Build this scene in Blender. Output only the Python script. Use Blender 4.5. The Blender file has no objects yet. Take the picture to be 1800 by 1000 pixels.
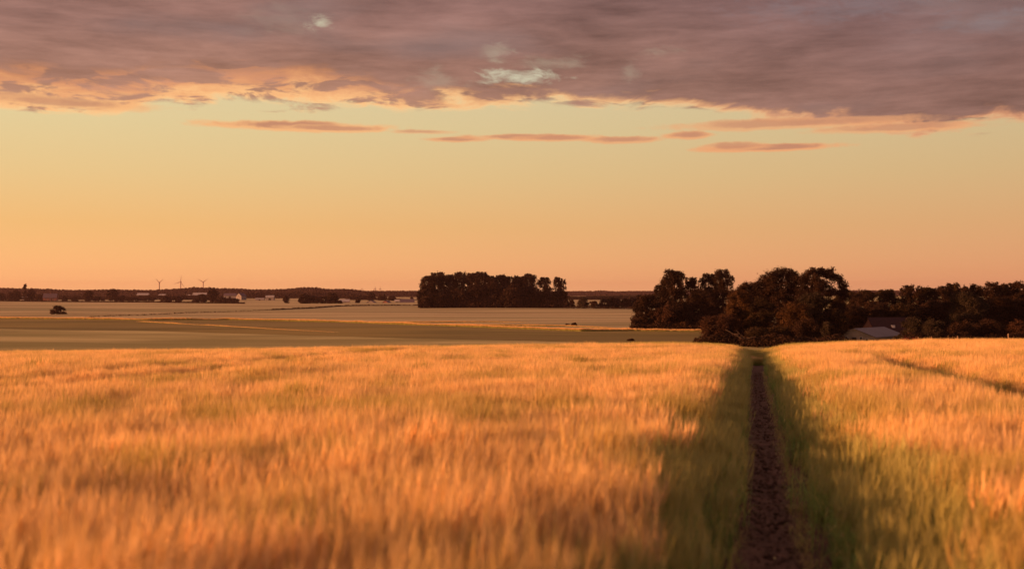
import bpy, math, random
import numpy as np
from mathutils import Vector, noise as mnoise

R = math.radians
sc = bpy.context.scene
COL = sc.collection
rng = np.random.default_rng(7)
random.seed(7)

# ---------------------------------------------------------------- camera
FPX = 1930.0            # focal length in photo pixels (1800 wide)
CH = 1.9                # camera height
HOR = 515.0             # horizon row in the photo
cam_d = bpy.data.cameras.new('camera')
cam = bpy.data.objects.new('camera', cam_d)
COL.objects.link(cam)
sc.camera = cam
cam.location = (0, 0, CH)
cam.rotation_euler = (R(90) + math.atan(15 / FPX), 0, 0)
cam_d.sensor_width = 36
cam_d.lens = FPX / 1800 * 36
cam_d.clip_start = 0.1
cam_d.clip_end = 60000
cam_d.dof.use_dof = True
cam_d.dof.focus_distance = 90
cam_d.dof.aperture_fstop = 1.3

# ---------------------------------------------------------------- exposure
sc.view_settings.view_transform = 'Standard'
sc.view_settings.look = 'None'
sc.view_settings.gamma = 1
sc.view_settings.exposure = 1.17
sc.render.engine = 'CYCLES'

# ---------------------------------------------------------------- sun
SUN_AZ, SUN_EL = R(-103), R(7.0)
sun_d = bpy.data.lights.new('sun', 'SUN')
sun_d.energy = 5.0
sun_d.angle = R(1.2)
sun_d.color = (1.0, 0.39, 0.15)
sun = bpy.data.objects.new('sun', sun_d)
COL.objects.link(sun)
sdir = Vector((math.sin(SUN_AZ) * math.cos(SUN_EL), math.cos(SUN_AZ) * math.cos(SUN_EL), math.sin(SUN_EL)))
sun.rotation_euler = sdir.to_track_quat('Z', 'Y').to_euler()
sun.location = (-40, 0, 30)


def lin(c):
    out = []
    for v in c:
        v = v / 255.0
        out.append(v / 12.92 if v <= 0.04045 else ((v + 0.055) / 1.055) ** 2.4)
    return tuple(out) + (1.0,)


# ---------------------------------------------------------------- sky (world, by direction)
world = bpy.data.worlds.new('World')
sc.world = world
world.use_nodes = True
wt = world.node_tree
for n in list(wt.nodes):
    wt.nodes.remove(n)


class G:
    """tiny node-graph writer"""
    def __init__(self, t):
        self.t = t

    def _in(self, sock, v):
        if isinstance(v, bpy.types.NodeSocket):
            self.t.links.new(v, sock)
        else:
            sock.default_value = v

    def m(self, op, a, b=0.0, c=0.0, clamp=False):
        n = self.t.nodes.new('ShaderNodeMath'); n.operation = op; n.use_clamp = clamp
        self._in(n.inputs[0], a); self._in(n.inputs[1], b); self._in(n.inputs[2], c)
        return n.outputs[0]

    def ss(self, v, a, b, lo=0.0, hi=1.0):
        n = self.t.nodes.new('ShaderNodeMapRange'); n.interpolation_type = 'SMOOTHSTEP'; n.clamp = True
        self._in(n.inputs[0], v); self._in(n.inputs[1], a); self._in(n.inputs[2], b)
        self._in(n.inputs[3], lo); self._in(n.inputs[4], hi)
        return n.outputs[0]

    def xyz(self, x, y, z):
        n = self.t.nodes.new('ShaderNodeCombineXYZ')
        for i, v in enumerate((x, y, z)):
            self._in(n.inputs[i], v)
        return n.outputs[0]

    def noise(self, vec, scale, detail=4.0, rough=0.5, dist=0.0):
        n = self.t.nodes.new('ShaderNodeTexNoise')
        self._in(n.inputs['Vector'], vec)
        n.inputs['Scale'].default_value = scale; n.inputs['Detail'].default_value = detail
        n.inputs['Roughness'].default_value = rough; n.inputs['Distortion'].default_value = dist
        return n.outputs['Fac']

    def ramp(self, v, stops, interp='LINEAR'):
        n = self.t.nodes.new('ShaderNodeValToRGB'); cr = n.color_ramp; cr.interpolation = interp
        while len(cr.elements) > 1:
            cr.elements.remove(cr.elements[-1])
        cr.elements[0].position = stops[0][0]; cr.elements[0].color = stops[0][1]
        for p, c in stops[1:]:
            e = cr.elements.new(p); e.color = c
        self._in(n.inputs[0], v)
        return n.outputs[0]

    def mix(self, f, a, b):
        n = self.t.nodes.new('ShaderNodeMix'); n.data_type = 'RGBA'; n.clamp_factor = True
        self._in(n.inputs[0], f); self._in(n.inputs[6], a); self._in(n.inputs[7], b)
        return n.outputs[2]

    def scale(self, col, f):
        n = self.t.nodes.new('ShaderNodeMix'); n.data_type = 'RGBA'; n.blend_type = 'MULTIPLY'
        n.inputs[0].default_value = 1.0
        self._in(n.inputs[6], col)
        c = self.t.nodes.new('ShaderNodeCombineColor')
        for i in range(3):
            self._in(c.inputs[i], f)
        self.t.links.new(c.outputs[0], n.inputs[7])
        return n.outputs[2]


def azel(px, py):
    az = math.atan((px - 900) / FPX)
    el = math.atan((HOR - py) / FPX * math.cos(az))
    return az, el


def sky():
    g = G(wt)
    tc = wt.nodes.new('ShaderNodeTexCoord')
    sep = wt.nodes.new('ShaderNodeSeparateXYZ')
    wt.links.new(tc.outputs['Generated'], sep.inputs[0])
    x, y, z = sep.outputs
    az = g.m('ARCTAN2', x, y)
    el = g.m('ARCSINE', g.m('MINIMUM', g.m('MAXIMUM', z, -1.0), 1.0))
    e20 = g.m('DIVIDE', el, R(20), clamp=True)
    # clear sky below the cloud deck: two colour columns, towards and away from the sun
    left = g.ramp(e20, [(0.0, lin((272, 204, 134))), (0.05, lin((262, 194, 126))), (0.17, lin((246, 193, 122))),
                        (0.30, lin((236, 202, 141))), (0.42, lin((230, 208, 154))), (0.52, lin((227, 210, 163))), (0.8, lin((205, 206, 175)))])
    right = g.ramp(e20, [(0.0, lin((238, 168, 122))), (0.05, lin((228, 162, 114))), (0.17, lin((219, 169, 118))),
                         (0.30, lin((212, 179, 129))), (0.42, lin((208, 185, 140))), (0.52, lin((206, 187, 147))), (0.8, lin((185, 190, 170)))])
    fa = g.ss(az, R(-34), R(36))
    base = g.mix(fa, left, right)
    # coordinates for cloud noise (flattened towards the horizon)
    p1 = g.xyz(g.m('MULTIPLY', az, 1.0), g.m('MULTIPLY', el, 5.0), 0.3)
    p2 = g.xyz(g.m('MULTIPLY', az, 1.0), g.m('MULTIPLY', el, 2.2), 1.7)
    n_big = g.noise(p1, 6.0, 5.0, 0.55, 0.3)
    n_med = g.noise(p2, 30.0, 6.0, 0.62, 0.4)
    n_str = g.noise(g.xyz(az, g.m('MULTIPLY', el, 9.0), 4.0), 10.0, 6.0, 0.6, 0.2)
    n_puf = g.noise(g.xyz(az, g.m('MULTIPLY', el, 3.0), 7.0), 18.0, 7.0, 0.6, 0.6)
    n_wisp = g.noise(g.xyz(g.m('ADD', az, g.m('MULTIPLY', el, 0.8)), g.m('MULTIPLY', el, 2.6), 21.0), 42.0, 7.0, 0.65, 0.8)
    # lower edge of the deck as a function of azimuth
    pts = [(-60, 186), (0, 184), (110, 190), (200, 194), (300, 184), (450, 181), (600, 186), (700, 196), (800, 190), (950, 187),
           (1100, 184), (1200, 190), (1300, 206), (1450, 216), (1600, 232), (1700, 228), (1800, 220), (2000, 214)]
    cr = wt.nodes.new('ShaderNodeFloatCurve')
    cv = cr.mapping.curves[0]
    A0, A1, E0, E1 = R(-28), R(30), R(7), R(12)
    first = True
    cv.points[0].location = (0, (azel(-60, 186)[1] - E0) / (E1 - E0))
    cv.points[1].location = (1, (azel(2000, 214)[1] - E0) / (E1 - E0))
    for px, py in pts[1:-1]:
        a, e = azel(px, py)
        cv.points.new((a - A0) / (A1 - A0), (e - E0) / (E1 - E0))
    cr.mapping.update()
    wt.links.new(g.m('DIVIDE', g.m('SUBTRACT', az, A0), A1 - A0, clamp=True), cr.inputs['Value'])
    edge = g.m('ADD', g.m('MULTIPLY', cr.outputs[0], E1 - E0), E0)
    over = g.m('SUBTRACT', el, edge)                      # radians above the deck's edge
    rag = g.m('MULTIPLY', g.m('SUBTRACT', n_puf, 0.5), R(2.3))
    rag = g.m('ADD', rag, g.m('MULTIPLY', g.m('SUBTRACT', n_str, 0.5), R(1.2)))
    d = g.m('ADD', over, rag)
    deck = g.ss(d, R(-0.22), R(0.40))
    # deck body
    e_d = g.m('DIVIDE', over, R(7), clamp=True)
    body_l = g.ramp(e_d, [(0.0, lin((180, 134, 112))), (0.3, lin((169, 125, 108))), (0.6, lin((154, 115, 104))), (1.0, lin((139, 103, 95)))])
    body_r = g.ramp(e_d, [(0.0, lin((152, 114, 101))), (0.3, lin((141, 105, 95))), (0.6, lin((134, 101, 95))), (1.0, lin((119, 92, 93)))])
    body = g.mix(g.ss(az, R(-22), R(20)), body_l, body_r)
    n_fin = g.noise(g.xyz(g.m('ADD', az, g.m('MULTIPLY', el, -0.6)), g.m('MULTIPLY', el, 7.0), 14.0), 26.0, 7.0, 0.6, 0.5)
    shade = g.m('ADD', -0.36, g.m('MULTIPLY', g.m('ADD', g.m('ADD', g.m('MULTIPLY', n_big, 0.80), g.m('MULTIPLY', n_fin, 0.30)), g.m('ADD', g.m('MULTIPLY', n_str, 0.50), g.m('MULTIPLY', n_puf, 0.40))), 1.36))
    body = g.scale(body, shade)
    grey = g.ss(g.noise(p1, 3.3, 3.0, 0.5), 0.50, 0.70, 0.0, 0.45)
    body = g.mix(g.m('MULTIPLY', grey, 1.3), body, lin((143, 120, 116)))
    # under-lit orange fringe, thick on the sun's side
    glow_w = g.ss(az, R(-14), R(3), R(2.4), R(0.8))
    pk = g.noise(g.xyz(az, g.m('MULTIPLY', el, 4.0), 11.0), 16.0, 6.0, 0.58, 0.5)
    gl = g.m('SUBTRACT', 1.0, g.ss(d, 0.0, glow_w))
    gl = g.m('MULTIPLY', gl, g.ss(g.m('SUBTRACT', pk, g.m('MULTIPLY', d, 2.0)), 0.405, 0.49, 0.10, 1.0))
    gcol = g.mix(g.ss(d, R(-0.2), R(1.6)), lin((258, 205, 142)), lin((254, 166, 104)))
    gcol = g.mix(g.ss(az, R(0), R(22), 0.0, 0.75), gcol, lin((226, 150, 112)))
    body = g.mix(gl, body, gcol)
    col = g.mix(deck, base, body)
    # broken gaps letting pale sky through: (px, py, half-width, half-height, strength)
    for px, py, rx, ry, s in [(562, 40, 17, 9, .8), (500, 36, 70, 20, .08), (916, 134, 56, 9, 1.1), (872, 92, 18, 18, .28), (772, 142, 38, 20, .20), (1108, 130, 12, 14, .22), (1165, 90, 26, 8, .15), (1480, 12, 130, 20, .3), (1745, 38, 75, 14, .35), (960, 110, 50, 12, .22)]:
        a, e = azel(px, py)
        dx = g.m('DIVIDE', g.m('SUBTRACT', az, a), rx / FPX)
        dy = g.m('DIVIDE', g.m('SUBTRACT', el, e), ry / FPX)
        q = g.m('SQRT', g.m('ADD', g.m('MULTIPLY', dx, dx), g.m('MULTIPLY', dy, dy)))
        q = g.m('ADD', q, g.m('ADD', g.m('MULTIPLY', g.m('SUBTRACT', n_med, 0.5), 3.4), g.m('MULTIPLY', g.m('SUBTRACT', n_wisp, 0.5), 4.0)))
        f = g.m('MULTIPLY', g.ss(q, 1.7, -0.5), s)
        pale = lin((204, 196, 168)) if px < 1300 else lin((140, 135, 140))
        col = g.mix(f, col, pale)
    # small separate clouds under the deck
    for px, py, rx, ry, s in [(512, 221, 145, 8.5, 1.0), (590, 226, 85, 6, .8), (800, 245, 62, 4.5, .8), (740, 232, 52, 4, .55), (925, 241, 115, 5, .8), (980, 243, 66, 5, .75),
                              (1095, 246, 58, 6, .8), (1213, 238, 38, 6.5, .9), (1345, 260, 118, 5.5, 1.0), (1290, 257, 52, 7, .7), (1400, 217, 190, 9, .7), (1560, 226, 120, 7, .7),
                              (20, 170, 70, 7, .6), (120, 182, 130, 9, .7)]:
        a, e = azel(px, py)
        dx = g.m('DIVIDE', g.m('SUBTRACT', az, a), rx / FPX)
        dy = g.m('DIVIDE', g.m('SUBTRACT', el, e), ry / FPX)
        q = g.m('SQRT', g.m('ADD', g.m('MULTIPLY', dx, dx), g.m('MULTIPLY', dy, dy)))
        nn = g.m('ADD', g.m('MULTIPLY', g.m('SUBTRACT', n_med, 0.5), 1.3), g.m('MULTIPLY', g.m('SUBTRACT', n_puf, 0.5), 1.2))
        q = g.m('ADD', q, nn)
        rim = g.m('MULTIPLY', g.ss(q, 1.35, 0.75), s)
        cr_ = g.m('MULTIPLY', g.ss(g.m('ADD', q, g.m('MULTIPLY', dy, -0.28)), 0.95, 0.35), s)
        col = g.mix(rim, col, lin((246, 184, 126)) if px < 700 else lin((238, 170, 118)))
        col = g.mix(g.m('MULTIPLY', cr_, 0.9), col, lin((192, 136, 108)))
    # the rest of the sky, never in the picture: glow low around the sun, dimmer dusk behind
    up = g.ss(el, R(17), R(45))
    col = g.mix(up, col, lin((176, 138, 132)))
    back = g.ss(g.m('ABSOLUTE', g.m('SUBTRACT', az, R(-40))), R(80), R(170), 0.0, 0.75)
    col = g.mix(back, col, lin((150, 112, 112)))
    below = g.ss(el, 0.0, R(-1.5))
    col = g.mix(below, col, lin((150, 95, 66)))
    bg = wt.nodes.new('ShaderNodeBackground')
    wt.links.new(col, bg.inputs['Color'])
    bg.inputs['Strength'].default_value = 0.445
    out = wt.nodes.new('ShaderNodeOutputWorld')
    wt.links.new(bg.outputs[0], out.inputs['Surface'])


sky()

# ---------------------------------------------------------------- terrain
PLAIN = -7.7


def sm(t):
    t = np.clip(t, 0, 1)
    return t * t * (3 - 2 * t)


def track_x(y):
    return 0.167 + 0.2197 * y


def und(x, y):
    return (0.30 * np.sin(x / 61.0 + 0.7 + 0.4 * np.sin(y / 90.0)) * np.sin(y / 47.0 + 0.3)
            + 0.16 * np.sin(x / 23.0 + y / 31.0) + 0.4 * np.sin(x / 190.0 + 2.1) * np.cos(y / 130.0))


def ground(x, y):
    x = np.asarray(x, float); y = np.asarray(y, float)
    yy = np.maximum(y, -40)
    xc = np.clip(x, -60, 60)
    xc = np.where(xc > 12, 12 + 9 * np.tanh((xc - 12) / 9.0), xc)
    hill = -0.0303 * yy + 0.0140 * xc * sm(yy / 60.0)
    hill = hill - 0.0006 * np.maximum(yy - 50, 0) ** 2
    hill = hill - 0.20 * np.exp(-((x - track_x(y)) / 3.2) ** 2) * sm((yy - 30) / 25.0)
    hill = hill + 0.03 * np.sin(x / 2.3 + y / 5.1) * np.sin(y / 3.7) + 0.05 * np.sin(x / 6.1 + 1) * np.sin(y / 9.0)
    pl = PLAIN + und(x, y) * sm((y - 140) / 120.0) * (1 - 0.5 * sm((y - 500) / 600.0))
    k = 0.5
    d = hill - pl
    return pl + 0.5 * (d + np.sqrt(d * d + k * k)) - 0.0


def gz(x, y):
    return float(ground(x, y))


def on_plain(px, py):
    D = FPX * (CH - PLAIN) / (py - HOR)
    return (px - 900) / FPX * D, D


# ---------------------------------------------------------------- helpers
def tag(o, label=None, cat=None, group=None, kind=None):
    if label: o['label'] = label
    if cat: o['category'] = cat
    if group: o['group'] = group
    if kind: o['kind'] = kind
    return o


def mesh_np(name, verts, faces_list, mats, parent=None, mat_idx=None, smooth=False, colattr=None):
    """faces_list: list of (nfaces, k) int arrays"""
    me = bpy.data.meshes.new(name)
    verts = np.asarray(verts, np.float32)
    me.vertices.add(len(verts)); me.vertices.foreach_set('co', verts.ravel())
    loops = np.concatenate([f.ravel() for f in faces_list]).astype(np.int32)
    tot = np.concatenate([np.full(len(f), f.shape[1]) for f in faces_list]).astype(np.int32)
    st = np.concatenate([[0], np.cumsum(tot)[:-1]]).astype(np.int32)
    me.loops.add(len(loops)); me.loops.foreach_set('vertex_index', loops)
    me.polygons.add(len(tot)); me.polygons.foreach_set('loop_start', st)
    if mat_idx is not None:
        me.polygons.foreach_set('material_index', np.asarray(mat_idx, np.int32))
    if smooth:
        me.polygons.foreach_set('use_smooth', np.ones(len(tot), bool))
    if colattr is not None:
        a = me.color_attributes.new('plant', 'FLOAT_COLOR', 'POINT')
        a.data.foreach_set('color', np.asarray(colattr, np.float32).ravel())
    me.update(calc_edges=True)
    for m in (mats if isinstance(mats, (list, tuple)) else [mats]):
        me.materials.append(m)
    o = bpy.data.objects.new(name, me)
    COL.objects.link(o)
    if parent: o.parent = parent
    return o


class MB:
    """collects simple solids into one mesh"""
    def __init__(s):
        s.v = []; s.f = []

    def quad(s, a, b, c, d):
        n = len(s.v); s.v += [a, b, c, d]; s.f.append((n, n + 1, n + 2, n + 3))

    def box(s, x0, x1, y0, y1, z0, z1):
        n = len(s.v)
        s.v += [(x0, y0, z0), (x1, y0, z0), (x1, y1, z0), (x0, y1, z0), (x0, y0, z1), (x1, y0, z1), (x1, y1, z1), (x0, y1, z1)]
        s.f += [(n, n + 3, n + 2, n + 1), (n + 4, n + 5, n + 6, n + 7), (n, n + 1, n + 5, n + 4), (n + 1, n + 2, n + 6, n + 5), (n + 2, n + 3, n + 7, n + 6), (n + 3, n, n + 4, n + 7)]

    def prism(s, prof, x0, x1):
        """profile of (y,z) extruded along x"""
        n = len(s.v); k = len(prof)
        s.v += [(x0, p[0], p[1]) for p in prof] + [(x1, p[0], p[1]) for p in prof]
        s.f.append(tuple(range(n + k - 1, n - 1, -1))); s.f.append(tuple(range(n + k, n + 2 * k)))
        for i in range(k):
            j = (i + 1) % k
            s.f.append((n + i, n + j, n + k + j, n + k + i))

    def tube(s, pts, rad, seg=6):
        n0 = len(s.v)
        pts = [Vector(p) for p in pts]
        for i, p in enumerate(pts):
            t = (pts[min(i + 1, len(pts) - 1)] - pts[max(i - 1, 0)]).normalized()
            a = t.orthogonal().normalized(); b = t.cross(a)
            for q in range(seg):
                w = 2 * math.pi * q / seg
                s.v.append(tuple(p + (a * math.cos(w) + b * math.sin(w)) * rad[i]))
        for i in range(len(pts) - 1):
            for q in range(seg):
                r = (q + 1) % seg
                s.f.append((n0 + i * seg + q, n0 + i * seg + r, n0 + (i + 1) * seg + r, n0 + (i + 1) * seg + q))
        s.f.append(tuple(n0 + q for q in range(seg - 1, -1, -1)))
        s.f.append(tuple(n0 + (len(pts) - 1) * seg + q for q in range(seg)))

    def build(s, name, mat, parent=None, smooth=False):
        me = bpy.data.meshes.new(name)
        me.from_pydata(s.v, [], s.f); me.update()
        if smooth:
            me.polygons.foreach_set('use_smooth', [True] * len(me.polygons))
        me.materials.append(mat)
        o = bpy.data.objects.new(name, me); COL.objects.link(o)
        if parent: o.parent = parent
        return o


def empty(name, loc, rz=0.0):
    o = bpy.data.objects.new(name, None); COL.objects.link(o)
    o.location = loc; o.rotation_euler = (0, 0, rz); o.empty_display_size = 0.3
    return o


# ---------------------------------------------------------------- materials
def mat_base(name, rough=0.9):
    m = bpy.data.materials.new(name); m.use_nodes = True
    b = m.node_tree.nodes['Principled BSDF']
    b.inputs['Roughness'].default_value = rough
    b.inputs['Specular IOR Level'].default_value = 0.15
    return m, m.node_tree, b


def noise_mat(name, c1, c2, scale, rough=0.9, detail=5, stretch=(1, 1, 1), c3=None, scale3=1.0, bump=0.0, bscale=None, coord='Object'):
    m, t, b = mat_base(name, rough)
    g = G(t)
    tc = t.nodes.new('ShaderNodeTexCoord')
    mp = t.nodes.new('ShaderNodeMapping'); mp.inputs['Scale'].default_value = stretch
    t.links.new(tc.outputs[coord], mp.inputs[0])
    n = g.noise(mp.outputs[0], scale, detail, 0.6)
    col = g.mix(g.ss(n, 0.35, 0.65), tuple(c1) + (1,), tuple(c2) + (1,))
    if c3:
        n3 = g.noise(mp.outputs[0], scale3, 4, 0.55)
        col = g.mix(g.ss(n3, 0.45, 0.65), col, tuple(c3) + (1,))
    t.links.new(col, b.inputs['Base Color'])
    if bump:
        bn = t.nodes.new('ShaderNodeBump'); bn.inputs['Strength'].default_value = bump
        bn.inputs['Distance'].default_value = 0.05
        t.links.new(g.noise(mp.outputs[0], bscale or scale * 4, 6, 0.65), bn.inputs['Height'])
        t.links.new(bn.outputs[0], b.inputs['Normal'])
    return m


def leaf_mat(name, c1, c2, scale=0.35, transl=0.22):
    m = noise_mat(name, c1, c2, scale, 0.75)
    t = m.node_tree; b = t.nodes['Principled BSDF']; out = t.nodes['Material Output']
    tr = t.nodes.new('ShaderNodeBsdfTranslucent'); mx = t.nodes.new('ShaderNodeMixShader')
    mx.inputs[0].default_value = transl
    src = b.inputs['Base Color'].links[0].from_socket
    t.links.new(src, tr.inputs['Color'])
    t.links.new(b.outputs[0], mx.inputs[1]); t.links.new(tr.outputs[0], mx.inputs[2])
    t.links.new(mx.outputs[0], out.inputs['Surface'])
    return m


def plant_mat():
    m, t, b = mat_base('barley', 0.6)
    at = t.nodes.new('ShaderNodeAttribute'); at.attribute_name = 'plant'
    oi = t.nodes.new('ShaderNodeObjectInfo')
    g = G(t)
    f = g.m('ADD', 0.86, g.m('MULTIPLY', oi.outputs['Random'], 0.28))
    ti = t.nodes.new('ShaderNodeAttribute'); ti.attribute_type = 'INSTANCER'; ti.attribute_name = 'unripe_or_shade'  # unripe tone in the field; on the brow it carries painted shade
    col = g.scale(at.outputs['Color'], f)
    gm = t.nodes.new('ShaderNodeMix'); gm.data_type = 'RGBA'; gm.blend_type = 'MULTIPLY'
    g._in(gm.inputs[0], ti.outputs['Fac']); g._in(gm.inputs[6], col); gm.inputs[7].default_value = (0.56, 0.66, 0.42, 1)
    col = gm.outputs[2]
    t.links.new(col, b.inputs['Base Color'])
    tr = t.nodes.new('ShaderNodeBsdfTranslucent'); mx = t.nodes.new('ShaderNodeMixShader')
    mx.inputs[0].default_value = 0.46
    t.links.new(col, tr.inputs['Color'])
    t.links.new(b.outputs[0], mx.inputs[1]); t.links.new(tr.outputs[0], mx.inputs[2])
    t.links.new(mx.outputs[0], t.nodes['Material Output'].inputs['Surface'])
    return m


M = {}
M['ground'] = noise_mat('stubble_ground', (0.46, 0.41, 0.18), (0.26, 0.24, 0.092), 0.06, c3=(0.22, 0.205, 0.07), scale3=0.02, bump=0.5, bscale=0.8, stretch=(0.35, 1.0, 1))
M['far_field'] = noise_mat('pale_ripe_field', (0.50, 0.43, 0.235), (0.25, 0.215, 0.105), 0.028, c3=(0.26, 0.245, 0.12), scale3=0.011, bump=0.4, bscale=0.6, stretch=(0.16, 1.0, 1))
M['dark_field'] = noise_mat('olive_field', (0.235, 0.19, 0.056), (0.12, 0.105, 0.03), 0.04, c3=(0.21, 0.17, 0.06), scale3=0.02, bump=0.5, bscale=0.8, stretch=(0.3, 1.0, 1))
M['soil'] = noise_mat('soil', (0.14, 0.082, 0.058), (0.09, 0.052, 0.037), 9.0, c3=(0.17, 0.10, 0.07), scale3=2.0, bump=1.0, bscale=22)
M['clod'] = noise_mat('clod', (0.14, 0.082, 0.058), (0.08, 0.047, 0.034), 14.0, bump=0.6)
M['bark'] = noise_mat('bark', (0.035, 0.024, 0.017), (0.02, 0.014, 0.01), 3.0, bump=0.6, bscale=14)
M['pale_bark'] = noise_mat('weathered_bark', (0.07, 0.052, 0.04), (0.045, 0.034, 0.027), 4.0)
M['leaf'] = leaf_mat('dark_leaves', (0.034, 0.016, 0.0068), (0.016, 0.008, 0.004))
M['leaf_ol'] = leaf_mat('olive_leaves', (0.040, 0.024, 0.009), (0.020, 0.012, 0.005))
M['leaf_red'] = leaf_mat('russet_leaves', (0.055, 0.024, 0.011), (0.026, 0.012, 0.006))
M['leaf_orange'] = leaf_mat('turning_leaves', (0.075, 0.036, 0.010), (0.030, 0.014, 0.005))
M['leaf_dim'] = leaf_mat('grey_green_leaves', (0.036, 0.027, 0.015), (0.022, 0.016, 0.009))
M['leaf_crimson'] = leaf_mat('crimson_leaves', (0.16, 0.018, 0.018), (0.09, 0.01, 0.01))
M['wall'] = noise_mat('render_wall', (0.36, 0.30, 0.24), (0.30, 0.25, 0.20), 1.2)
M['wall_white'] = noise_mat('white_wall', (0.25, 0.24, 0.25), (0.21, 0.20, 0.21), 0.8)
M['wall_brick'] = noise_mat('brick_wall', (0.26, 0.12, 0.09), (0.20, 0.09, 0.07), 1.5)
M['roof_grey'] = noise_mat('grey_sheet_roof', (0.18, 0.155, 0.155), (0.14, 0.12, 0.12), 0.8, rough=0.6, stretch=(6, .3, .3))
M['roof_red'] = noise_mat('tile_roof', (0.05, 0.022, 0.022), (0.036, 0.017, 0.017), 2.0)
M['roof_pale'] = noise_mat('pale_sheet_roof', (0.32, 0.31, 0.31), (0.27, 0.26, 0.26), 0.5, rough=0.5)
M['roof_slate'] = noise_mat('slate_roof', (0.11, 0.09, 0.12), (0.08, 0.065, 0.09), 1.5)
M['dark'] = noise_mat('dark_opening', (0.03, 0.025, 0.022), (0.02, 0.017, 0.015), 2.0, rough=0.5)
M['trim'] = noise_mat('white_trim', (0.62, 0.58, 0.54), (0.55, 0.5, 0.47), 2.0)
M['post'] = noise_mat('weathered_post', (0.30, 0.22, 0.15), (0.22, 0.16, 0.11), 5.0)
M['turbine'] = noise_mat('turbine_white', (0.34, 0.28, 0.27), (0.31, 0.26, 0.25), 0.1)
M['barley'] = plant_mat()

# ---------------------------------------------------------------- ground sheet
def make_ground():
    ys = np.concatenate([np.arange(-260, -20, 12.0), np.arange(-20, 135, 0.8), np.arange(135, 640, 4.0),
                         np.geomspace(640, 14000, 60)])
    nu = 221
    u = np.linspace(-1, 1, nu)
    prof = 0.10 * u + 0.9 * u ** 3
    V = np.zeros((len(ys), nu, 3))
    for i, y in enumerate(ys):
        W = 320 + 1.15 * max(y, 0)
        xs = prof * W
        V[i, :, 0] = xs; V[i, :, 1] = y; V[i, :, 2] = ground(xs, np.full(nu, y))
    idx = np.arange(len(ys) * nu).reshape(len(ys), nu)
    F = np.stack([idx[:-1, :-1], idx[:-1, 1:], idx[1:, 1:], idx[1:, :-1]], -1).reshape(-1, 4)
    o = mesh_np('ground', V.reshape(-1, 3), [F], M['ground'], smooth=True)
    tag(o, kind='structure')


make_ground()


def curve_y(pts, px):
    xs = [p[0] for p in pts]; ys = [p[1] for p in pts]
    return np.interp(px, xs, ys)


def field_sheet(name, upper, lower, mat, off, n=160, rows=40):
    """a field on the valley floor between two boundary lines"""
    px = np.linspace(upper[0][0], upper[-1][0], n)
    yu = curve_y(upper, px); yl = curve_y(lower, px)
    Du = FPX * (CH - PLAIN) / (yu - HOR); Dl = FPX * (CH - PLAIN) / (yl - HOR)
    V = np.zeros((rows, n, 3))
    for r in range(rows):
        t = r / (rows - 1)
        D = Dl * (Du / Dl) ** t
        x = (px - 900) / FPX * D
        V[r, :, 0] = x; V[r, :, 1] = D; V[r, :, 2] = ground(x, D) + off
    idx = np.arange(rows * n).reshape(rows, n)
    F = np.stack([idx[:-1, :-1], idx[:-1, 1:], idx[1:, 1:], idx[1:, :-1]], -1).reshape(-1, 4)
    o = mesh_np(name, V.reshape(-1, 3), [F], mat, smooth=True)
    tag(o, kind='structure')
    return o


S1 = [(-160, 556), (0, 558), (150, 559.5), (260, 561), (400, 560.5), (500, 562), (600, 564), (740, 570), (860, 575), (1020, 581), (1110, 580), (1225, 581), (1400, 583)]
S1b = [(560, 563.2), (640, 563.5), (740, 564.5), (860, 564.5), (960, 566)]
S1c = [(700, 566.5), (800, 569.5), (900, 571), (1000, 572.5), (1120, 577.5)]
S2 = [(235, 562.5), (300, 566), (370, 569.5), (480, 577.5), (560, 582), (640, 586), (760, 591)]
S3 = [(960, 580.2), (1020, 579.0), (1110, 577.8), (1240, 580.5)]
L2 = [(-160, 573), (0, 574.5), (240, 578), (400, 584), (740, 594), (860, 596), (1000, 600), (1150, 601), (1400, 601)]
FARL = [(-160, 527), (0, 528.5), (200, 531), (430, 534), (500, 541), (610, 538), (740, 540), (880, 543), (1130, 544), (1400, 546)]
field_sheet('far_field', [(-160, 520), (1400, 520)], S1, M['far_field'], 0.05, rows=90)
field_sheet('olive_field', S1, L2, M['dark_field'], 0.05, rows=70)  # darker olive sheet between the two boundary lines


# ---------------------------------------------------------------- dirt track
def make_track():
    ys = np.arange(-14, 80, 0.06)
    n = 25
    u = np.linspace(-1, 1, n)
    V = np.zeros((len(ys), n, 3))
    for i, y in enumerate(ys):
        jl = 0.035 * mnoise.noise(Vector((y * 1.7, 3, 0))); jr = 0.035 * mnoise.noise(Vector((y * 1.7, 9, 0)))
        w = 0.52
        xs = track_x(y) + u * w + np.where(u < 0, jl, jr) * np.abs(u)
        g_ = ground(xs, np.full(n, y))
        rut = -0.035 * np.exp(-(u / 0.45) ** 2)
        rough = np.array([0.012 * mnoise.noise(Vector((x * 5, y * 5, 1))) + 0.007 * mnoise.noise(Vector((x * 16, y * 16, 5))) for x in xs])
        V[i, :, 0] = xs; V[i, :, 1] = y; V[i, :, 2] = g_ + 0.045 + rut + rough * (1 - np.abs(u) ** 6) - 0.05 * np.abs(u) ** 8
    idx = np.arange(len(ys) * n).reshape(len(ys), n)
    F = np.stack([idx[:-1, :-1], idx[:-1, 1:], idx[1:, 1:], idx[1:, :-1]], -1).reshape(-1, 4)
    o = mesh_np('dirt_track', V.reshape(-1, 3), [F], M['soil'], smooth=True)
    tag(o, kind='structure')


make_track()


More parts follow.
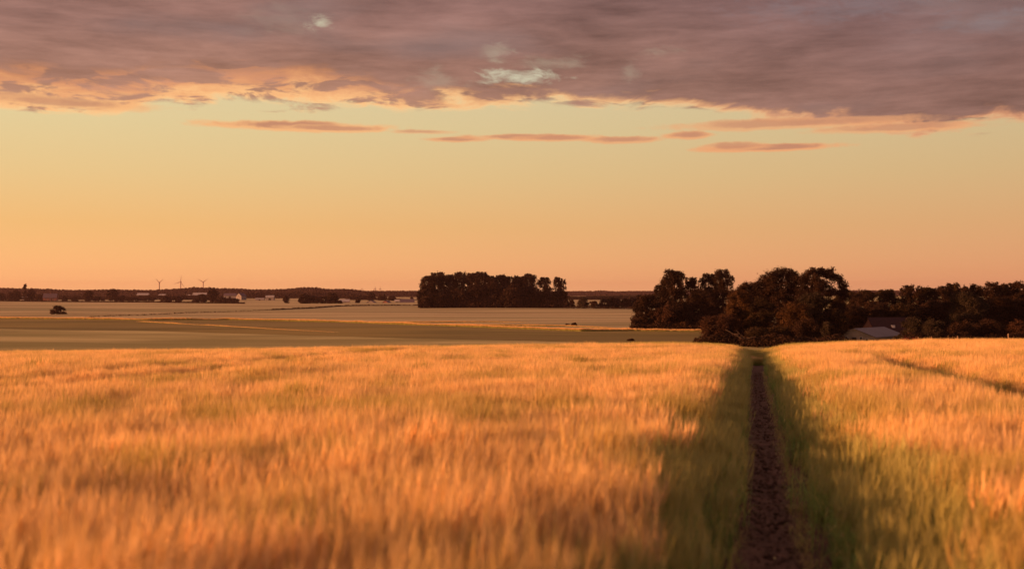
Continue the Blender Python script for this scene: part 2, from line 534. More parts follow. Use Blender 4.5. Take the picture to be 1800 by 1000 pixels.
def make_clods():
    vs = []; fs = []; n = 0
    r = np.random.default_rng(3)
    ico = np.array([(0, 0, 1), (.89, 0, .45), (.28, .85, .45), (-.72, .53, .45), (-.72, -.53, .45), (.28, -.85, .45),
                    (.72, .53, -.45), (-.28, .85, -.45), (-.89, 0, -.45), (-.28, -.85, -.45), (.72, -.53, -.45), (0, 0, -1)])
    ft = np.array([(0, 1, 2), (0, 2, 3), (0, 3, 4), (0, 4, 5), (0, 5, 1), (1, 6, 2), (2, 7, 3), (3, 8, 4), (4, 9, 5), (5, 10, 1),
                   (6, 7, 2), (7, 8, 3), (8, 9, 4), (9, 10, 5), (10, 6, 1), (11, 7, 6), (11, 8, 7), (11, 9, 8), (11, 10, 9), (11, 6, 10)])
    for i in range(2600):
        y = r.uniform(3, 45) if i % 3 else r.uniform(3, 16)
        x = track_x(y) + r.normal(0, 0.22)
        s = r.gamma(2.0, 0.0035) + 0.004
        v = ico * (1 + r.uniform(-.35, .35, (12, 1))) * np.array([s * 1.3, s * 1.3, s * 0.8])
        v = v + np.array([x, y, gz(x, y) + 0.03])
        vs.append(v); fs.append(ft + n); n += 12
    o = mesh_np('soil_clods', np.concatenate(vs), [np.concatenate(fs)], M['clod'])
    tag(o, 'loose brown crumbs of earth scattered along the dirt track', 'soil', kind='stuff')


make_clods()

# ---------------------------------------------------------------- barley
GOLD = np.array([0.81, 0.61, 0.32]); GOLD2 = np.array([0.75, 0.54, 0.23]); STRAW = np.array([0.58, 0.46, 0.18])
GREEN = np.array([0.23, 0.34, 0.09]); GREEN2 = np.array([0.37, 0.45, 0.13])


def barley_patch(seed, n=120, size=0.5, side=0.0, wscale=1.0):
    """a half-metre square of barley about 0.8 m tall; side=1: greener plants beside the track"""
    r = np.random.default_rng(seed)
    V = []; C = []; Q = []; T = []
    nv = 0

    def ribbon(pts, wid, wdir, cols):
        nonlocal nv
        k = len(pts)
        for p, w, c in zip(pts, wid, cols):
            V.append(p - wdir * w); V.append(p + wdir * w); C.append(c); C.append(c)
        for i in range(k - 1):
            a = nv + 2 * i
            Q.append((a, a + 1, a + 3, a + 2))
        nv += 2 * k

    for i in range(n):
        bx, by = r.uniform(-size / 2 - .03, size / 2 + .03, 2)
        h = r.normal(0.70, 0.05) * (1 - 0.1 * side)
        az = r.uniform(0, 2 * math.pi)
        lean = abs(r.normal(0, 0.075)); d = np.array([math.cos(az) * lean + 0.02, math.sin(az) * lean, 0])
        base = np.array([bx, by, 0.0])
        wa = r.uniform(0, math.pi); wd = np.array([math.cos(wa), math.sin(wa), 0])
        gcol = GREEN * r.uniform(.8, 1.3) if side > .7 else (GREEN2 * r.uniform(.8, 1.2))
        mid = STRAW * r.uniform(.85, 1.1) * (1 - side) + (GREEN2 * 1.25) * side
        top = (GOLD if r.random() < .6 else GOLD2) * r.uniform(.85, 1.12)
        if side:
            top = top * (1 - 0.70 * side) + GREEN2 * 0.62 * side
        p0 = base; p1 = base + d * h * .35 + np.array([0, 0, h * .5]); p2 = base + d * h + np.array([0, 0, h])
        ribbon([p0, p1, p2], [0.0030 * wscale, 0.0026 * wscale, 0.0018 * wscale], wd, [gcol, gcol * .45 + mid * .55, mid * .5 + top * .5])
        # head, nodding
        nod = np.array([math.cos(az + r.normal(0, .7)), math.sin(az + r.normal(0, .7)), 0]) * r.uniform(0.05, 0.40) + np.array([0.08, 0, 0])
        hd = nod + np.array([0, 0, 1.0]); hd /= np.linalg.norm(hd)
        L = r.uniform(0.07, 0.10)
        p3 = p2 + hd * L
        hw = 0.0065 * wscale
        ribbon([p2, p2 + hd * L * .4, p3], [hw * .5, hw, hw * .4], wd, [top * .95, top, top])
        wd2 = np.cross(hd, wd); wd2 /= np.linalg.norm(wd2)
        ribbon([p2, p2 + hd * L * .4, p3], [hw * .5, hw, hw * .4], wd2, [top * .95, top, top])
        # awns
        for k in range(6):
            s = p2 + hd * L * r.uniform(.15, 1.0)
            ad = hd + r.normal(0, .13, 3) + np.array([0, 0, .15]); ad /= np.linalg.norm(ad)
            w = np.cross(ad, r.normal(0, 1, 3)); w /= np.linalg.norm(w); w *= 0.0016 * wscale
            V.append(s - w); V.append(s + w); V.append(s + ad * r.uniform(.12, .18))
            cc = top * 1.08
            C.extend([cc, cc, cc]); T.append((nv, nv + 1, nv + 2)); nv += 3
        # leaves
        for k in range(2 if side else 1):
            la = r.uniform(0, 2 * math.pi); ld = np.array([math.cos(la), math.sin(la), 0])
            hz = r.uniform(.25, .75) * h
            b0 = base + d * hz * .6 + np.array([0, 0, hz])
            ll = r.uniform(.10, .20)
            pts = [b0, b0 + ld * ll * .35 + np.array([0, 0, ll * .55]), b0 + ld * ll * .9 + np.array([0, 0, ll * r.uniform(.1, .6)])]
            lw = np.cross(ld, np.array([0, 0, 1.0]))
            lc = (GREEN if r.random() < (.8 if side else .35) else STRAW) * r.uniform(.8, 1.3)
            ribbon(pts, [.004 * wscale, .005 * wscale, .0008], lw, [lc, lc, lc])
    V = np.array(V); C = np.clip(np.array(C), 0, 1)
    C = np.concatenate([C, np.ones((len(C), 1))], 1)
    me = bpy.data.meshes.new('barley_patch')
    me.vertices.add(len(V)); me.vertices.foreach_set('co', V.astype(np.float32).ravel())
    Q = np.array(Q); T = np.array(T)
    loops = np.concatenate([Q.ravel(), T.ravel()]).astype(np.int32)
    tot = np.concatenate([np.full(len(Q), 4), np.full(len(T), 3)]).astype(np.int32)
    me.loops.add(len(loops)); me.loops.foreach_set('vertex_index', loops)
    me.polygons.add(len(tot)); me.polygons.foreach_set('loop_start', np.concatenate([[0], np.cumsum(tot)[:-1]]).astype(np.int32))
    a = me.color_attributes.new('plant', 'FLOAT_COLOR', 'POINT'); a.data.foreach_set('color', C.astype(np.float32).ravel())
    me.update(calc_edges=True)
    me.materials.append(M['barley'])
    return bpy.data.objects.new('barley_patch', me)


def patch_collection(name, seeds, **kw):
    c = bpy.data.collections.new(name)
    for s in seeds:
        c.objects.link(barley_patch(s, **kw))
    return c


def scatter(name, pts, sx, sz, rot, coll, label, cat, unripe_or_shade=None):
    """one object that instances the patches of coll on its points"""
    me = bpy.data.meshes.new(name)
    pts = np.asarray(pts, np.float32)
    me.vertices.add(len(pts)); me.vertices.foreach_set('co', pts.ravel())
    a = me.attributes.new('sxy', 'FLOAT_VECTOR', 'POINT')
    a.data.foreach_set('vector', np.stack([sx, sx, sz], 1).astype(np.float32).ravel())
    b = me.attributes.new('rotz', 'FLOAT_VECTOR', 'POINT')
    b.data.foreach_set('vector', np.stack([rot[:, 0], rot[:, 1], rot[:, 2]], 1).astype(np.float32).ravel())
    c = me.attributes.new('unripe_or_shade', 'FLOAT', 'POINT')
    if unripe_or_shade is not None: c.data.foreach_set('value', unripe_or_shade.astype(np.float32))
    o = bpy.data.objects.new(name, me); COL.objects.link(o)
    gt = bpy.data.node_groups.new(name + '_nodes', 'GeometryNodeTree')
    gt.interface.new_socket('Geometry', in_out='INPUT', socket_type='NodeSocketGeometry')
    gt.interface.new_socket('Geometry', in_out='OUTPUT', socket_type='NodeSocketGeometry')
    N = gt.nodes
    gi = N.new('NodeGroupInput'); go = N.new('NodeGroupOutput')
    ci = N.new('GeometryNodeCollectionInfo'); ci.inputs['Collection'].default_value = coll
    ci.inputs['Separate Children'].default_value = True; ci.inputs['Reset Children'].default_value = True
    iop = N.new('GeometryNodeInstanceOnPoints'); iop.inputs['Pick Instance'].default_value = True
    a1 = N.new('GeometryNodeInputNamedAttribute'); a1.data_type = 'FLOAT_VECTOR'; a1.inputs[0].default_value = 'sxy'
    a2 = N.new('GeometryNodeInputNamedAttribute'); a2.data_type = 'FLOAT_VECTOR'; a2.inputs[0].default_value = 'rotz'
    e2r = N.new('FunctionNodeEulerToRotation')
    rv = N.new('FunctionNodeRandomValue'); rv.data_type = 'INT'
    rv.inputs['Min'].default_value = 0 if 'Min' in rv.inputs else 0
    for s in rv.inputs:
        if s.name == 'Max' and s.type == 'INT':
            s.default_value = 63
        if s.name == 'Min' and s.type == 'INT':
            s.default_value = 0
    L = gt.links
    L.new(gi.outputs[0], iop.inputs['Points']); L.new(ci.outputs[0], iop.inputs['Instance'])
    out_int = [s for s in rv.outputs if s.type == 'INT'][0]
    L.new(out_int, iop.inputs['Instance Index'])
    L.new(a1.outputs[0], iop.inputs['Scale']); L.new(a2.outputs[0], e2r.inputs[0]); L.new(e2r.outputs[0], iop.inputs['Rotation'])
    L.new(iop.outputs[0], go.inputs[0])
    mod = o.modifiers.new('scatter', 'NODES'); mod.node_group = gt
    tag(o, label, cat, kind='stuff')
    return o


pc_main = patch_collection('patches_main', range(10, 18), n=125)
pc_shade = patch_collection('patches_shade', range(40, 44), n=110, side=0.5)  # duller, greener plants: the shade on the brow painted into their colour
pc_side = patch_collection('patches_side', range(30, 36), n=125, side=1.0)


def fbm2(x, y, s, seed):
    return np.array([mnoise.fractal(Vector((a / s, b / s, seed)), 0.6, 2.0, 3) for a, b in zip(x, y)])


# other tramlines: lateral distance from the main track
GAPS = [(-15.8, 0.26, 62), (-13.3, 0.16, 40), (4.0, 0.52, 38)]


def make_crop():
    st = 0.42
    ys = np.arange(-6, 104, st)
    P = []
    for y in ys:
        hw = 3.5 + 0.52 * max(y, 0)
        if y < 0: hw = 6
        xs = np.arange(-hw - 3, hw + 2, st)
        P.append(np.stack([xs, np.full(len(xs), y)], 1))
    P = np.concatenate(P)
    P += rng.uniform(-.13, .13, P.shape)
    x, y = P[:, 0], P[:, 1]
    ct = 1 / math.sqrt(1 + 0.2197 ** 2)
    lat = (x - track_x(y)) * ct
    edge = 0.33
    ad = np.abs(lat)
    end_fill = y > 55 + 1.5 * np.sin(x * 3)
    keep = (ad > edge + 0.24 * 0.85) | end_fill
    hs = np.ones(len(P))
    taper = sm((ad - edge - 0.05) / np.where(lat > 0, 0.95, 0.9))
    hs *= np.where(end_fill, (0.42 + 0.25 * sm((y - 55) / 5)) + (0.58 - 0.25 * sm((y - 55) / 5)) * sm(ad / 2.2), np.where(lat > 0, 0.68 + 0.32 * taper, 0.76 + 0.24 * taper))
    gapm = np.zeros(len(P))
    for c, w, ymax in GAPS:
        w = w * (1 - sm((y - ymax * .7) / (ymax * .3)))
        dd = np.abs(lat - c - (0.25 * np.sin(y / 9.0)))
        keep &= ~(dd < w)
        hs *= 1 - 0.28 * (1 - sm((dd - w) / 0.7)) * np.minimum(w / .15, 1)
        gapm = np.maximum(gapm, (1 - sm((dd - w) / 0.6)) * (w > .1))
    nz = fbm2(x, y, 1.3, 2.0); nz2 = fbm2(x, y, 6.0, 8.0); nz3 = fbm2(x, y, 0.6, 14.0)
    hs *= 1 + 0.13 * nz + 0.07 * nz2 + 0.06 * nz3
    hs *= np.where((rng.random(len(P)) < 0.025) & (y < 38), 1.13, 1.0)
    # lodged hollows
    hol = sm((nz + 0.4 * nz3 - 0.42) / 0.35)
    hs *= 1 - 0.16 * hol
    tuft = np.hypot(x + 1.75, y - 4.4) < 0.55
    hs = np.where(tuft, 1.12, hs)
    keep &= ~((np.abs(x) < 0.7) & (np.abs(y) < 1.2))
    side = ((ad < 0.35 + np.where(lat > 0, 0.66, 0.66) + 0.35 * nz) & ~end_fill) | (gapm > 0.6)
    shade_band = ~side & (y > 54 + 0.9 * np.abs(x - 10) ** 0.5 + 2.5 * nz2 + 2 * nz)
    z = ground(x, y) - 0.01
    rot = np.zeros((len(P), 3))
    rot[:, 0] = rng.normal(0, .04, len(P))
    rot[:, 1] = 0.02 + 0.10 * nz + rng.normal(0, .04, len(P))
    rot[:, 1] = np.where(tuft, 0.20, rot[:, 1])
    rot[:, 2] = rng.choice([0, 1, 2, 3], len(P)) * math.pi / 2 * 0 + rng.uniform(-.5, .5, len(P))
    pts = np.stack([x, y, z], 1)
    unripe_or_shade = sm(0.16 + 1.0 * fbm2(x, y, 1.0, 31.0) + 0.8 * fbm2(x, y, 4.0, 37.0) + 0.35 * (1 - sm((ad - 0.9) / 1.0))) * 0.9
    a = keep & ~side & ~shade_band; b = keep & side; c_ = keep & shade_band
    one = np.ones(len(P))
    scatter('barley_field', pts[a], one[a], (hs * 1.02)[a], rot[a], pc_main, 'ripe golden barley crop filling both sides of the dirt track', 'barley', unripe_or_shade[a])
    scatter('barley_crest', pts[c_], one[c_], hs[c_], rot[c_], pc_shade, 'barley on the brow where the field drops away, shade put into its duller colour', 'barley', 0.3 * unripe_or_shade[c_] + 0.6)  # raised tint paints the brow's shade into the crop
    scatter('barley_margin', pts[b], one[b], (hs * 1.02)[b], rot[b], pc_side, 'shorter greener barley plants lining the dirt track', 'barley')


make_crop()


def make_edge_weeds():
    """sparse dry curled grass on the edges of the track"""
    r = np.random.default_rng(12)
    V = []; Q = []; C = []; nv = 0
    for i in range(2100):
        right = r.random() < 0.72
        y = 3 + 42 * r.random() ** 1.6
        lat = (r.normal(0.27, 0.045) if right else -r.normal(0.29, 0.03))
        x = track_x(y) + lat; z = gz(x, y) + 0.01
        for k in range(r.integers(2, 5)):
            a = r.uniform(0, 2 * math.pi); L = r.uniform(.05, .16)
            d = np.array([math.cos(a), math.sin(a), 0]); b = np.array([x, y, z])
            pts = [b, b + d * L * .25 + np.array([0, 0, L * .6]), b + d * L * .65 + np.array([0, 0, L * .75]), b + d * L + np.array([0, 0, L * r.uniform(.2, .6)])]
            w = np.array([-d[1], d[0], 0]) * 0.0022
            c = (STRAW if r.random() < .75 else GREEN2) * r.uniform(.7, 1.15)
            for j, p in enumerate(pts):
                ww = w * (1 - j * .25)
                V.append(p - ww); V.append(p + ww); C.append(c); C.append(c)
            for j in range(3):
                q = nv + 2 * j; Q.append((q, q + 1, q + 3, q + 2))
            nv += 8
    C = np.concatenate([np.array(C), np.ones((len(C), 1))], 1)
    o = mesh_np('dry_grass', np.array(V), [np.array(Q)], M['barley'], colattr=C)
    tag(o, 'sparse curled dry grass along the edges of the dirt track', 'grass', kind='stuff')


make_edge_weeds()


def strip(name, line, depth, h, label, rows=3, step=0.5, fade=None):
    px = []
    L = []
    xs = np.arange(line[0][0], line[-1][0], 0.5)
    wx = []; wy = []
    for p, q in zip(xs, curve_y(line, xs)):
        x, y = on_plain(p, q); wx.append(x); wy.append(y)
    wx = np.array(wx); wy = np.array(wy)
    seg = np.hypot(np.diff(wx), np.diff(wy)); s = np.concatenate([[0], np.cumsum(seg)])
    t = np.arange(0, s[-1], step)
    bx = np.interp(t, s, wx); by = np.interp(t, s, wy)
    P = []; H = []
    for k in range(rows):
        yy = by + depth * k / max(rows - 1, 1) + rng.uniform(-.2, .2, len(t))
        xx = bx + rng.uniform(-.2, .2, len(t))
        f = np.ones(len(t))
        if fade:
            u = t / s[-1]
            f = sm(u / max(fade[0], 1e-3)) * sm((1 - u) / max(fade[1], 1e-3))
        hh = h * (0.75 + 0.35 * fbm2(xx, yy, 18.0, 3.0) + rng.uniform(-.08, .08, len(t))) * f
        ok = hh > 0.12 * h
        P.append(np.stack([xx, yy, ground(xx, yy) + 0.04], 1)[ok]); H.append(hh[ok])
    P = np.concatenate(P); H = np.concatenate(H)
    rot = np.zeros((len(P), 3)); rot[:, 2] = rng.uniform(-.5, .5, len(P))
    scatter(name, P, np.full(len(P), 1.2), H / 0.8, rot, pc_far, label, 'grass')


pc_far = patch_collection('patches_far', range(50, 54), n=60, wscale=3.0)
strip('grass_strip', S1, 2.6, 0.75, 'sunlit strip of tall ripe grass crossing the whole valley', rows=4, fade=(0.0, 0.02))
strip('grass_strip', S2, 1.4, 0.30, 'thin sunlit grass strip slanting down from the long valley strip on the left', rows=3, fade=(0.05, 0.75))
strip('grass_strip', S1b, 2.5, 0.45, 'short sunlit grass strip just below the lone grove', rows=3, fade=(0.3, 0.4))
strip('grass_strip', S1c, 2.0, 0.45, 'faint sunlit grass strip left of the two small bushes in mid field', rows=3, fade=(0.3, 0.3))
strip('grass_strip', S3, 1.5, 0.5, 'sunlit grass strip at the foot of the dark clump right of centre', rows=3, fade=(0.3, 0.05))

# ---------------------------------------------------------------- trees
def leaf_quads(r, centers, size, flat=0.0):
    """rhombic leaf clumps of one size around given points"""
    n = len(centers)
    a = r.normal(0, 1, (n, 3)); a /= np.linalg.norm(a, axis=1, keepdims=True)
    b = np.cross(a, r.normal(0, 1, (n, 3))); b /= np.linalg.norm(b, axis=1, keepdims=True)
    s = size * r.uniform(.6, 1.3, (n, 1))
    A = a * s; B = b * s * r.uniform(.4, .75, (n, 1))
    V = np.stack([centers - A, centers - B * .9 + A * .1, centers + A, centers + B], 1).reshape(-1, 3)
    F = np.arange(n * 4).reshape(n, 4)
    return V, F


def crown_clumps(kind, w, h, r):
    """(centre, radii) of the foliage puffs of a crown of width w on a tree of height h"""
    out = []
    if kind == 'oak':
        n = 95
        for i in range(n):
            t = .10 + .88 * ((i * 0.618034) % 1.0); f = math.sqrt(max(0, 1 - ((t - .5) / .53) ** 2))
            a = r.uniform(0, 2 * math.pi); q = math.sqrt(r.uniform(.15, 1))
            rc = w * r.uniform(.08, .135)
            out.append(((math.cos(a) * q * f * (w / 2 - rc * .6), math.sin(a) * q * f * (w / 2 - rc * .6), t * h * .93), (rc, rc, rc * .75)))
    elif kind == 'poplar':
        n = 80
        for i in range(n):
            t = .06 + .92 * ((i * 0.618034) % 1.0); f = min(1, .55 + t) * math.sqrt(max(0.05, 1 - max(0, (t - .55) / .50) ** 2))
            a = r.uniform(0, 2 * math.pi); q = math.sqrt(r.uniform(.05, 1))
            rc = w * r.uniform(.085, .13)
            out.append(((math.cos(a) * q * f * (w / 2 - rc * .6), math.sin(a) * q * f * (w / 2 - rc * .6), t * h), (rc, rc, rc * 1.35)))
        for i in range(16):
            a = r.uniform(0, 2 * math.pi); q = math.sqrt(r.uniform(0, 1)) * .42 * w; rc = w * r.uniform(.03, .055)
            out.append(((math.cos(a) * q, math.sin(a) * q, h * (1.0 - .9 * (q / w) ** 2 + r.uniform(-.07, .0))), (rc, rc, rc * 2.4)))
    elif kind == 'conifer':
        n = 40
        for i in range(n):
            t = r.uniform(.08, .98); f = (1 - t) ** .8
            a = r.uniform(0, 2 * math.pi); q = r.uniform(.2, 1)
            rc = w * (.07 + .1 * (1 - t))
            out.append(((math.cos(a) * q * f * w / 2, math.sin(a) * q * f * w / 2, t * h), (rc, rc, rc * .6)))
    elif kind == 'column':
        n = 30
        for i in range(n):
            t = r.uniform(.05, .96); f = math.sqrt(max(.05, 1 - abs((t - .42) / .6) ** 2.2))
            a = r.uniform(0, 2 * math.pi); q = math.sqrt(r.uniform(0, 1))
            rc = w * r.uniform(.14, .22)
            out.append(((math.cos(a) * q * f * (w / 2 - rc * .5), math.sin(a) * q * f * (w / 2 - rc * .5), t * h), (rc, rc, rc * 1.2)))
    elif kind == 'arch':      # heavy crown with a bough arching over to +x
        n = 110
        for i in range(n):
            if i < 74:
                t = .08 + .80 * ((i * 0.618034) % 1.0); a = r.uniform(0, 2 * math.pi); q = math.sqrt(r.uniform(.05, 1))
                f = math.sqrt(max(0, 1 - ((t - .42) / .58) ** 2)); rc = w * r.uniform(.08, .12)
                c = (math.cos(a) * q * f * w * .42 - w * .06, math.sin(a) * q * f * w * .38, t * h)
                if math.hypot((c[0] - .07 * w) / (.13 * w), (c[2] - .80 * h) / (.045 * h)) < 1: continue
            else:
                u = (i - 74) / 35; ang = math.pi * (0.86 - 0.96 * u)
                rc = w * r.uniform(.050, .085)
                c = (w * .03 + math.cos(ang) * w * .41, r.uniform(-.12, .12) * w, h * (.68 + .265 * max(math.sin(ang), -.4)) + r.uniform(-.07, .015) * h)
            out.append((c, (rc * 1.2, rc, rc * .8)))
    else:                      # bush
        n = 40
        for i in range(n):
            t = r.uniform(.02, .9); f = math.sqrt(max(0.02, 1 - (t / 1.0) ** 2.2))
            a = r.uniform(0, 2 * math.pi); q = math.sqrt(r.uniform(0, 1))
            rc = min(w, h * 1.3) * r.uniform(.10, .19)
            out.append(((math.cos(a) * q * f * (w / 2 - rc * .5), math.sin(a) * q * f * (w / 2 - rc * .5), t * h * .88), (rc, rc, rc * .85)))
    return out


def tree(name, kind, px, top, wpx, D, label, cat='tree', mat='leaf', group=None, base=None, dens=1.0, seed=None, cover=1.0, leafpx=1.0):
    """px: photo column of the trunk, top: photo row of its tip at distance D (metres)"""
    seed = seed if seed is not None else int(px * 13 + top * 7 + D)
    r = np.random.default_rng(seed)
    x = (px - 900) / FPX * D
    z0 = gz(x, D) if base is None else base
    h = max(CH + (HOR - top) * D / FPX - z0, 0.5)
    w = wpx * D / FPX
    root = empty(name, (x, D, z0 - 0.03), r.uniform(-.25, .25) if kind == 'arch' else r.uniform(0, 6.28) * (0 if kind == 'arch' else 1))
    if kind == 'arch': root.rotation_euler = (0, 0, 0)
    tag(root, label, cat, group)
    cl = crown_clumps(kind, w, h, r)
    leaf = max(0.13, 1.25 * D / FPX * leafpx)
    Cc = []
    for (c, rad) in cl:
        c = np.array(c); rad = np.array(rad)
        # lobes and twiggy tips inside each puff
        area = 4 * math.pi * (rad[0] * rad[1] + rad[0] * rad[2]) / 2
        n = int(min(1200, max(30, dens * 0.80 * area / (leaf * leaf))))
        sub = 7
        sc_ = r.normal(0, 1, (sub, 3)); sc_ /= np.linalg.norm(sc_, axis=1, keepdims=True)
        sc_ = sc_ * r.uniform(.45, 1.05, (sub, 1))
        pick = r.integers(0, sub, n)
        p = sc_[pick] * 1.0 + r.normal(0, .30, (n, 3))
        Cc.append(c + p * rad)
    P = np.concatenate(Cc)
    P = P[P[:, 2] > 0.02 * h]
    P[:, 2] = np.minimum(P[:, 2], h * (1.0 + 0.02 * r.normal(0, 1, len(P))))
    V, F = leaf_quads(r, P, leaf)
    if kind in ('bush',):
        tb = MB()
        for k in range(5):
            a = r.uniform(0, 6.28); e = Vector((math.cos(a) * w * .28, math.sin(a) * w * .28, h * r.uniform(.5, .8)))
            tb.tube([(0, 0, 0), e * .45 + Vector((0, 0, .1 * h)), e], [.035 * min(w, h) * .6 + .02, .02 + .012 * h, .012], 4)
        tr = tb.build('stems', M['bark'], root, True)
    else:
        tb = MB()
        tr_r = max(0.10, h * 0.026)
        wob = lambda s: r.normal(0, s)
        pts = [Vector((0, 0, 0)), Vector((wob(.02) * w, wob(.02) * w, h * .2)), Vector((wob(.03) * w, wob(.03) * w, h * .45)), Vector((wob(.04) * w, wob(.04) * w, h * .75)), Vector((wob(.03) * w, 0, h * .93))]
        tb.tube(pts, [tr_r * 1.35, tr_r, tr_r * .75, tr_r * .4, .03], 7)
        k = 0
        for (c, rad) in cl:
            k += 1
            if kind == 'conifer' and k % 2: continue
            if k > 26: break
            c = Vector(c) * .86; t = min(.8, max(.15, (c.z / h) * .62))
            i = t * 4; a = pts[0].lerp(pts[-1], 0) if i < 0 else None
            zt = t * h * .93
            st = Vector((pts[1].x * .5, pts[1].y * .5, zt))
            mid = st.lerp(c, .5) + Vector((0, 0, -.04 * h))
            tb.tube([st, mid, c], [tr_r * .42, tr_r * .24, .025], 4)
        tr = tb.build('trunk', M['bark'], root, True)
    mesh_np('crown' if kind != 'bush' else 'foliage', V, [F], M[mat], root)
    return root


GR_GROVE = 'trees of the lone grove in mid field'
# --- the big group right of the track, about 200-230 m away
T = tree
T('oak_tree', 'oak', 1372, 467, 104, 226, 'tallest broad oak, round crown, in the middle of the right-hand trees', dens=1.1)
T('oak_tree', 'arch', 1441, 466, 92, 222, 'old oak whose top bough arches over a patch of sky', dens=1.15, seed=5)
T('tree', 'oak', 1318, 490, 72, 228, 'rounded dark tree on the left shoulder of the tallest broad oak', dens=1.05)
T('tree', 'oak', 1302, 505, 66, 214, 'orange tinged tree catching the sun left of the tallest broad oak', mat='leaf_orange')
T('tree', 'oak', 1338, 520, 62, 212, 'dark low tree in front of the tallest broad oak, right of the orange tinged tree', mat='leaf_ol')
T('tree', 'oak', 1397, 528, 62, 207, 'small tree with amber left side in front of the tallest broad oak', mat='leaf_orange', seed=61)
T('tree', 'oak', 1428, 508, 66, 213, 'dim olive tree below the arching bough of the old oak', mat='leaf_dim')
T('tree', 'oak', 1466, 540, 56, 208, 'brownish small tree left of the pale barn, under the old oak', mat='leaf_ol')
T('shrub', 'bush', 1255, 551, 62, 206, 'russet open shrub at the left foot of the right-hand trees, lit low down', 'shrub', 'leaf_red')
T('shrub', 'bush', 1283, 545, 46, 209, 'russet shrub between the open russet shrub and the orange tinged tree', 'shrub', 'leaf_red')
T('shrub', 'bush', 1330, 572, 60, 201, 'low dark shrub above the far end of the dirt track', 'shrub', 'leaf_ol')
T('shrub', 'bush', 1372, 570, 54, 203, 'low dark shrub right of the far end of the dirt track', 'shrub', 'leaf_ol')
T('shrub', 'bush', 1415, 560, 60, 202, 'dark rounded shrub below the dim olive tree', 'shrub', 'leaf')
T('shrub', 'column', 1452, 566, 22, 197, 'slim pale green shrub standing just left of the pale barn', 'shrub', 'leaf_dim')
T('shrub', 'bush', 1487, 592, 30, 178, 'low olive shrub in front of the gable of the pale barn', 'shrub', 'leaf_dim')

# --- long wood on the right
R_WOOD = [
    (1486, 507, 60, 262, 'oak', 'leaf_ol', 'tree just right of the old oak, lowest top in that stretch of wood'),
    (1520, 505, 58, 258, 'oak', 'leaf', 'round wood tree standing left above the tiled farmhouse roof'),
    (1556, 504, 56, 262, 'oak', 'leaf_ol', 'round wood tree directly above the tiled farmhouse roof'),
    (1584, 505, 36, 266, 'conifer', 'leaf', 'narrow pointed tree right above the tiled farmhouse roof'),
    (1604, 495, 52, 258, 'oak', 'leaf', 'taller spiky-topped wood tree between the farmhouse roof and the grey-green bush'),
    (1632, 499, 48, 262, 'oak', 'leaf_ol', 'wood tree behind the grey-green bush by the barn'),
    (1658, 497, 48, 258, 'oak', 'leaf', 'small-topped wood tree just right of the grey-green bush'),
    (1680, 499, 44, 263, 'poplar', 'leaf_ol', 'uneven wood tree above the large dark front tree'),
    (1697, 497, 40, 257, 'oak', 'leaf', 'wood tree to the upper left of the tall round knob in the skyline'),
    (1714, 500, 34, 264, 'poplar', 'leaf', 'thin ragged wood tree left of the tall round knob in the skyline'),
    (1742, 488, 46, 256, 'oak', 'leaf', 'tree making the tall round knob in the right skyline'),
    (1770, 492, 54, 260, 'oak', 'leaf_ol', 'broad wood tree right of the tall round knob in the skyline'),
    (1794, 488, 50, 255, 'oak', 'leaf', 'tall wood tree at the right edge of the picture'),
    (1822, 490, 56, 262, 'oak', 'leaf', 'wood tree cut off by the right edge of the picture'),
]
for px, top, w, D, kind, mt, lab in R_WOOD:
    T('tree', kind, px, top, w, D, lab, 'tree', mt, 'trees of the long wood on the right', dens=1.05)
for px, top, w, D, kind, mt, lab in [
    (1500, 535, 66, 240, 'oak', 'leaf', 'dark middle tree behind the pale barn gable'),
    (1545, 530, 70, 246, 'oak', 'leaf', 'dark middle tree rising behind the tiled farmhouse roof'),
    (1590, 533, 66, 242, 'oak', 'leaf_ol', 'dark middle tree at the right end of the tiled farmhouse roof'),
    (1650, 527, 80, 240, 'oak', 'leaf', 'dark middle tree behind the grey-green bush'),
    (1700, 511, 76, 226, 'oak', 'leaf_dim', 'large dark front tree with a round dull crown in the right wood'),
    (1752, 520, 78, 236, 'oak', 'leaf', 'dark middle tree under the tall round knob of the skyline'),
    (1808, 522, 80, 236, 'oak', 'leaf', 'dark middle tree at the right picture edge'),
]:
    T('tree', kind, px, top, w, D, lab, 'tree', mt, 'middle row of trees in the right wood', dens=1.05)
for px, top, w, D, mt, lab in [
    (1606, 547, 44, 204, 'leaf_dim', 'grey-green bush beside the right end of the pale barn'),
    (1640, 556, 56, 202, 'leaf_dim', 'second grey-green bush, right of the one beside the barn'),
    (1602, 588, 38, 188, 'leaf_crimson', 'low crimson shrub at the right end of the pale barn'),
    (1578, 583, 20, 192, 'leaf_dim', 'small round bush against the side wall of the pale barn'),
    (1688, 560, 60, 210, 'leaf', 'dark bush at the foot of the large dark front tree'),
    (1740, 562, 66, 212, 'leaf', 'dark bush between the front tree and the russet bush on the right'),
    (1790, 556, 46, 205, 'leaf_red', 'dull russet bush at the foot of the wood near the right edge'),
    (1826, 560, 50, 208, 'leaf', 'dark bush beyond the russet bush at the right edge'),
]:
    T('shrub', 'bush', px, top, w, D, lab, 'shrub', mt, dens=1.1)

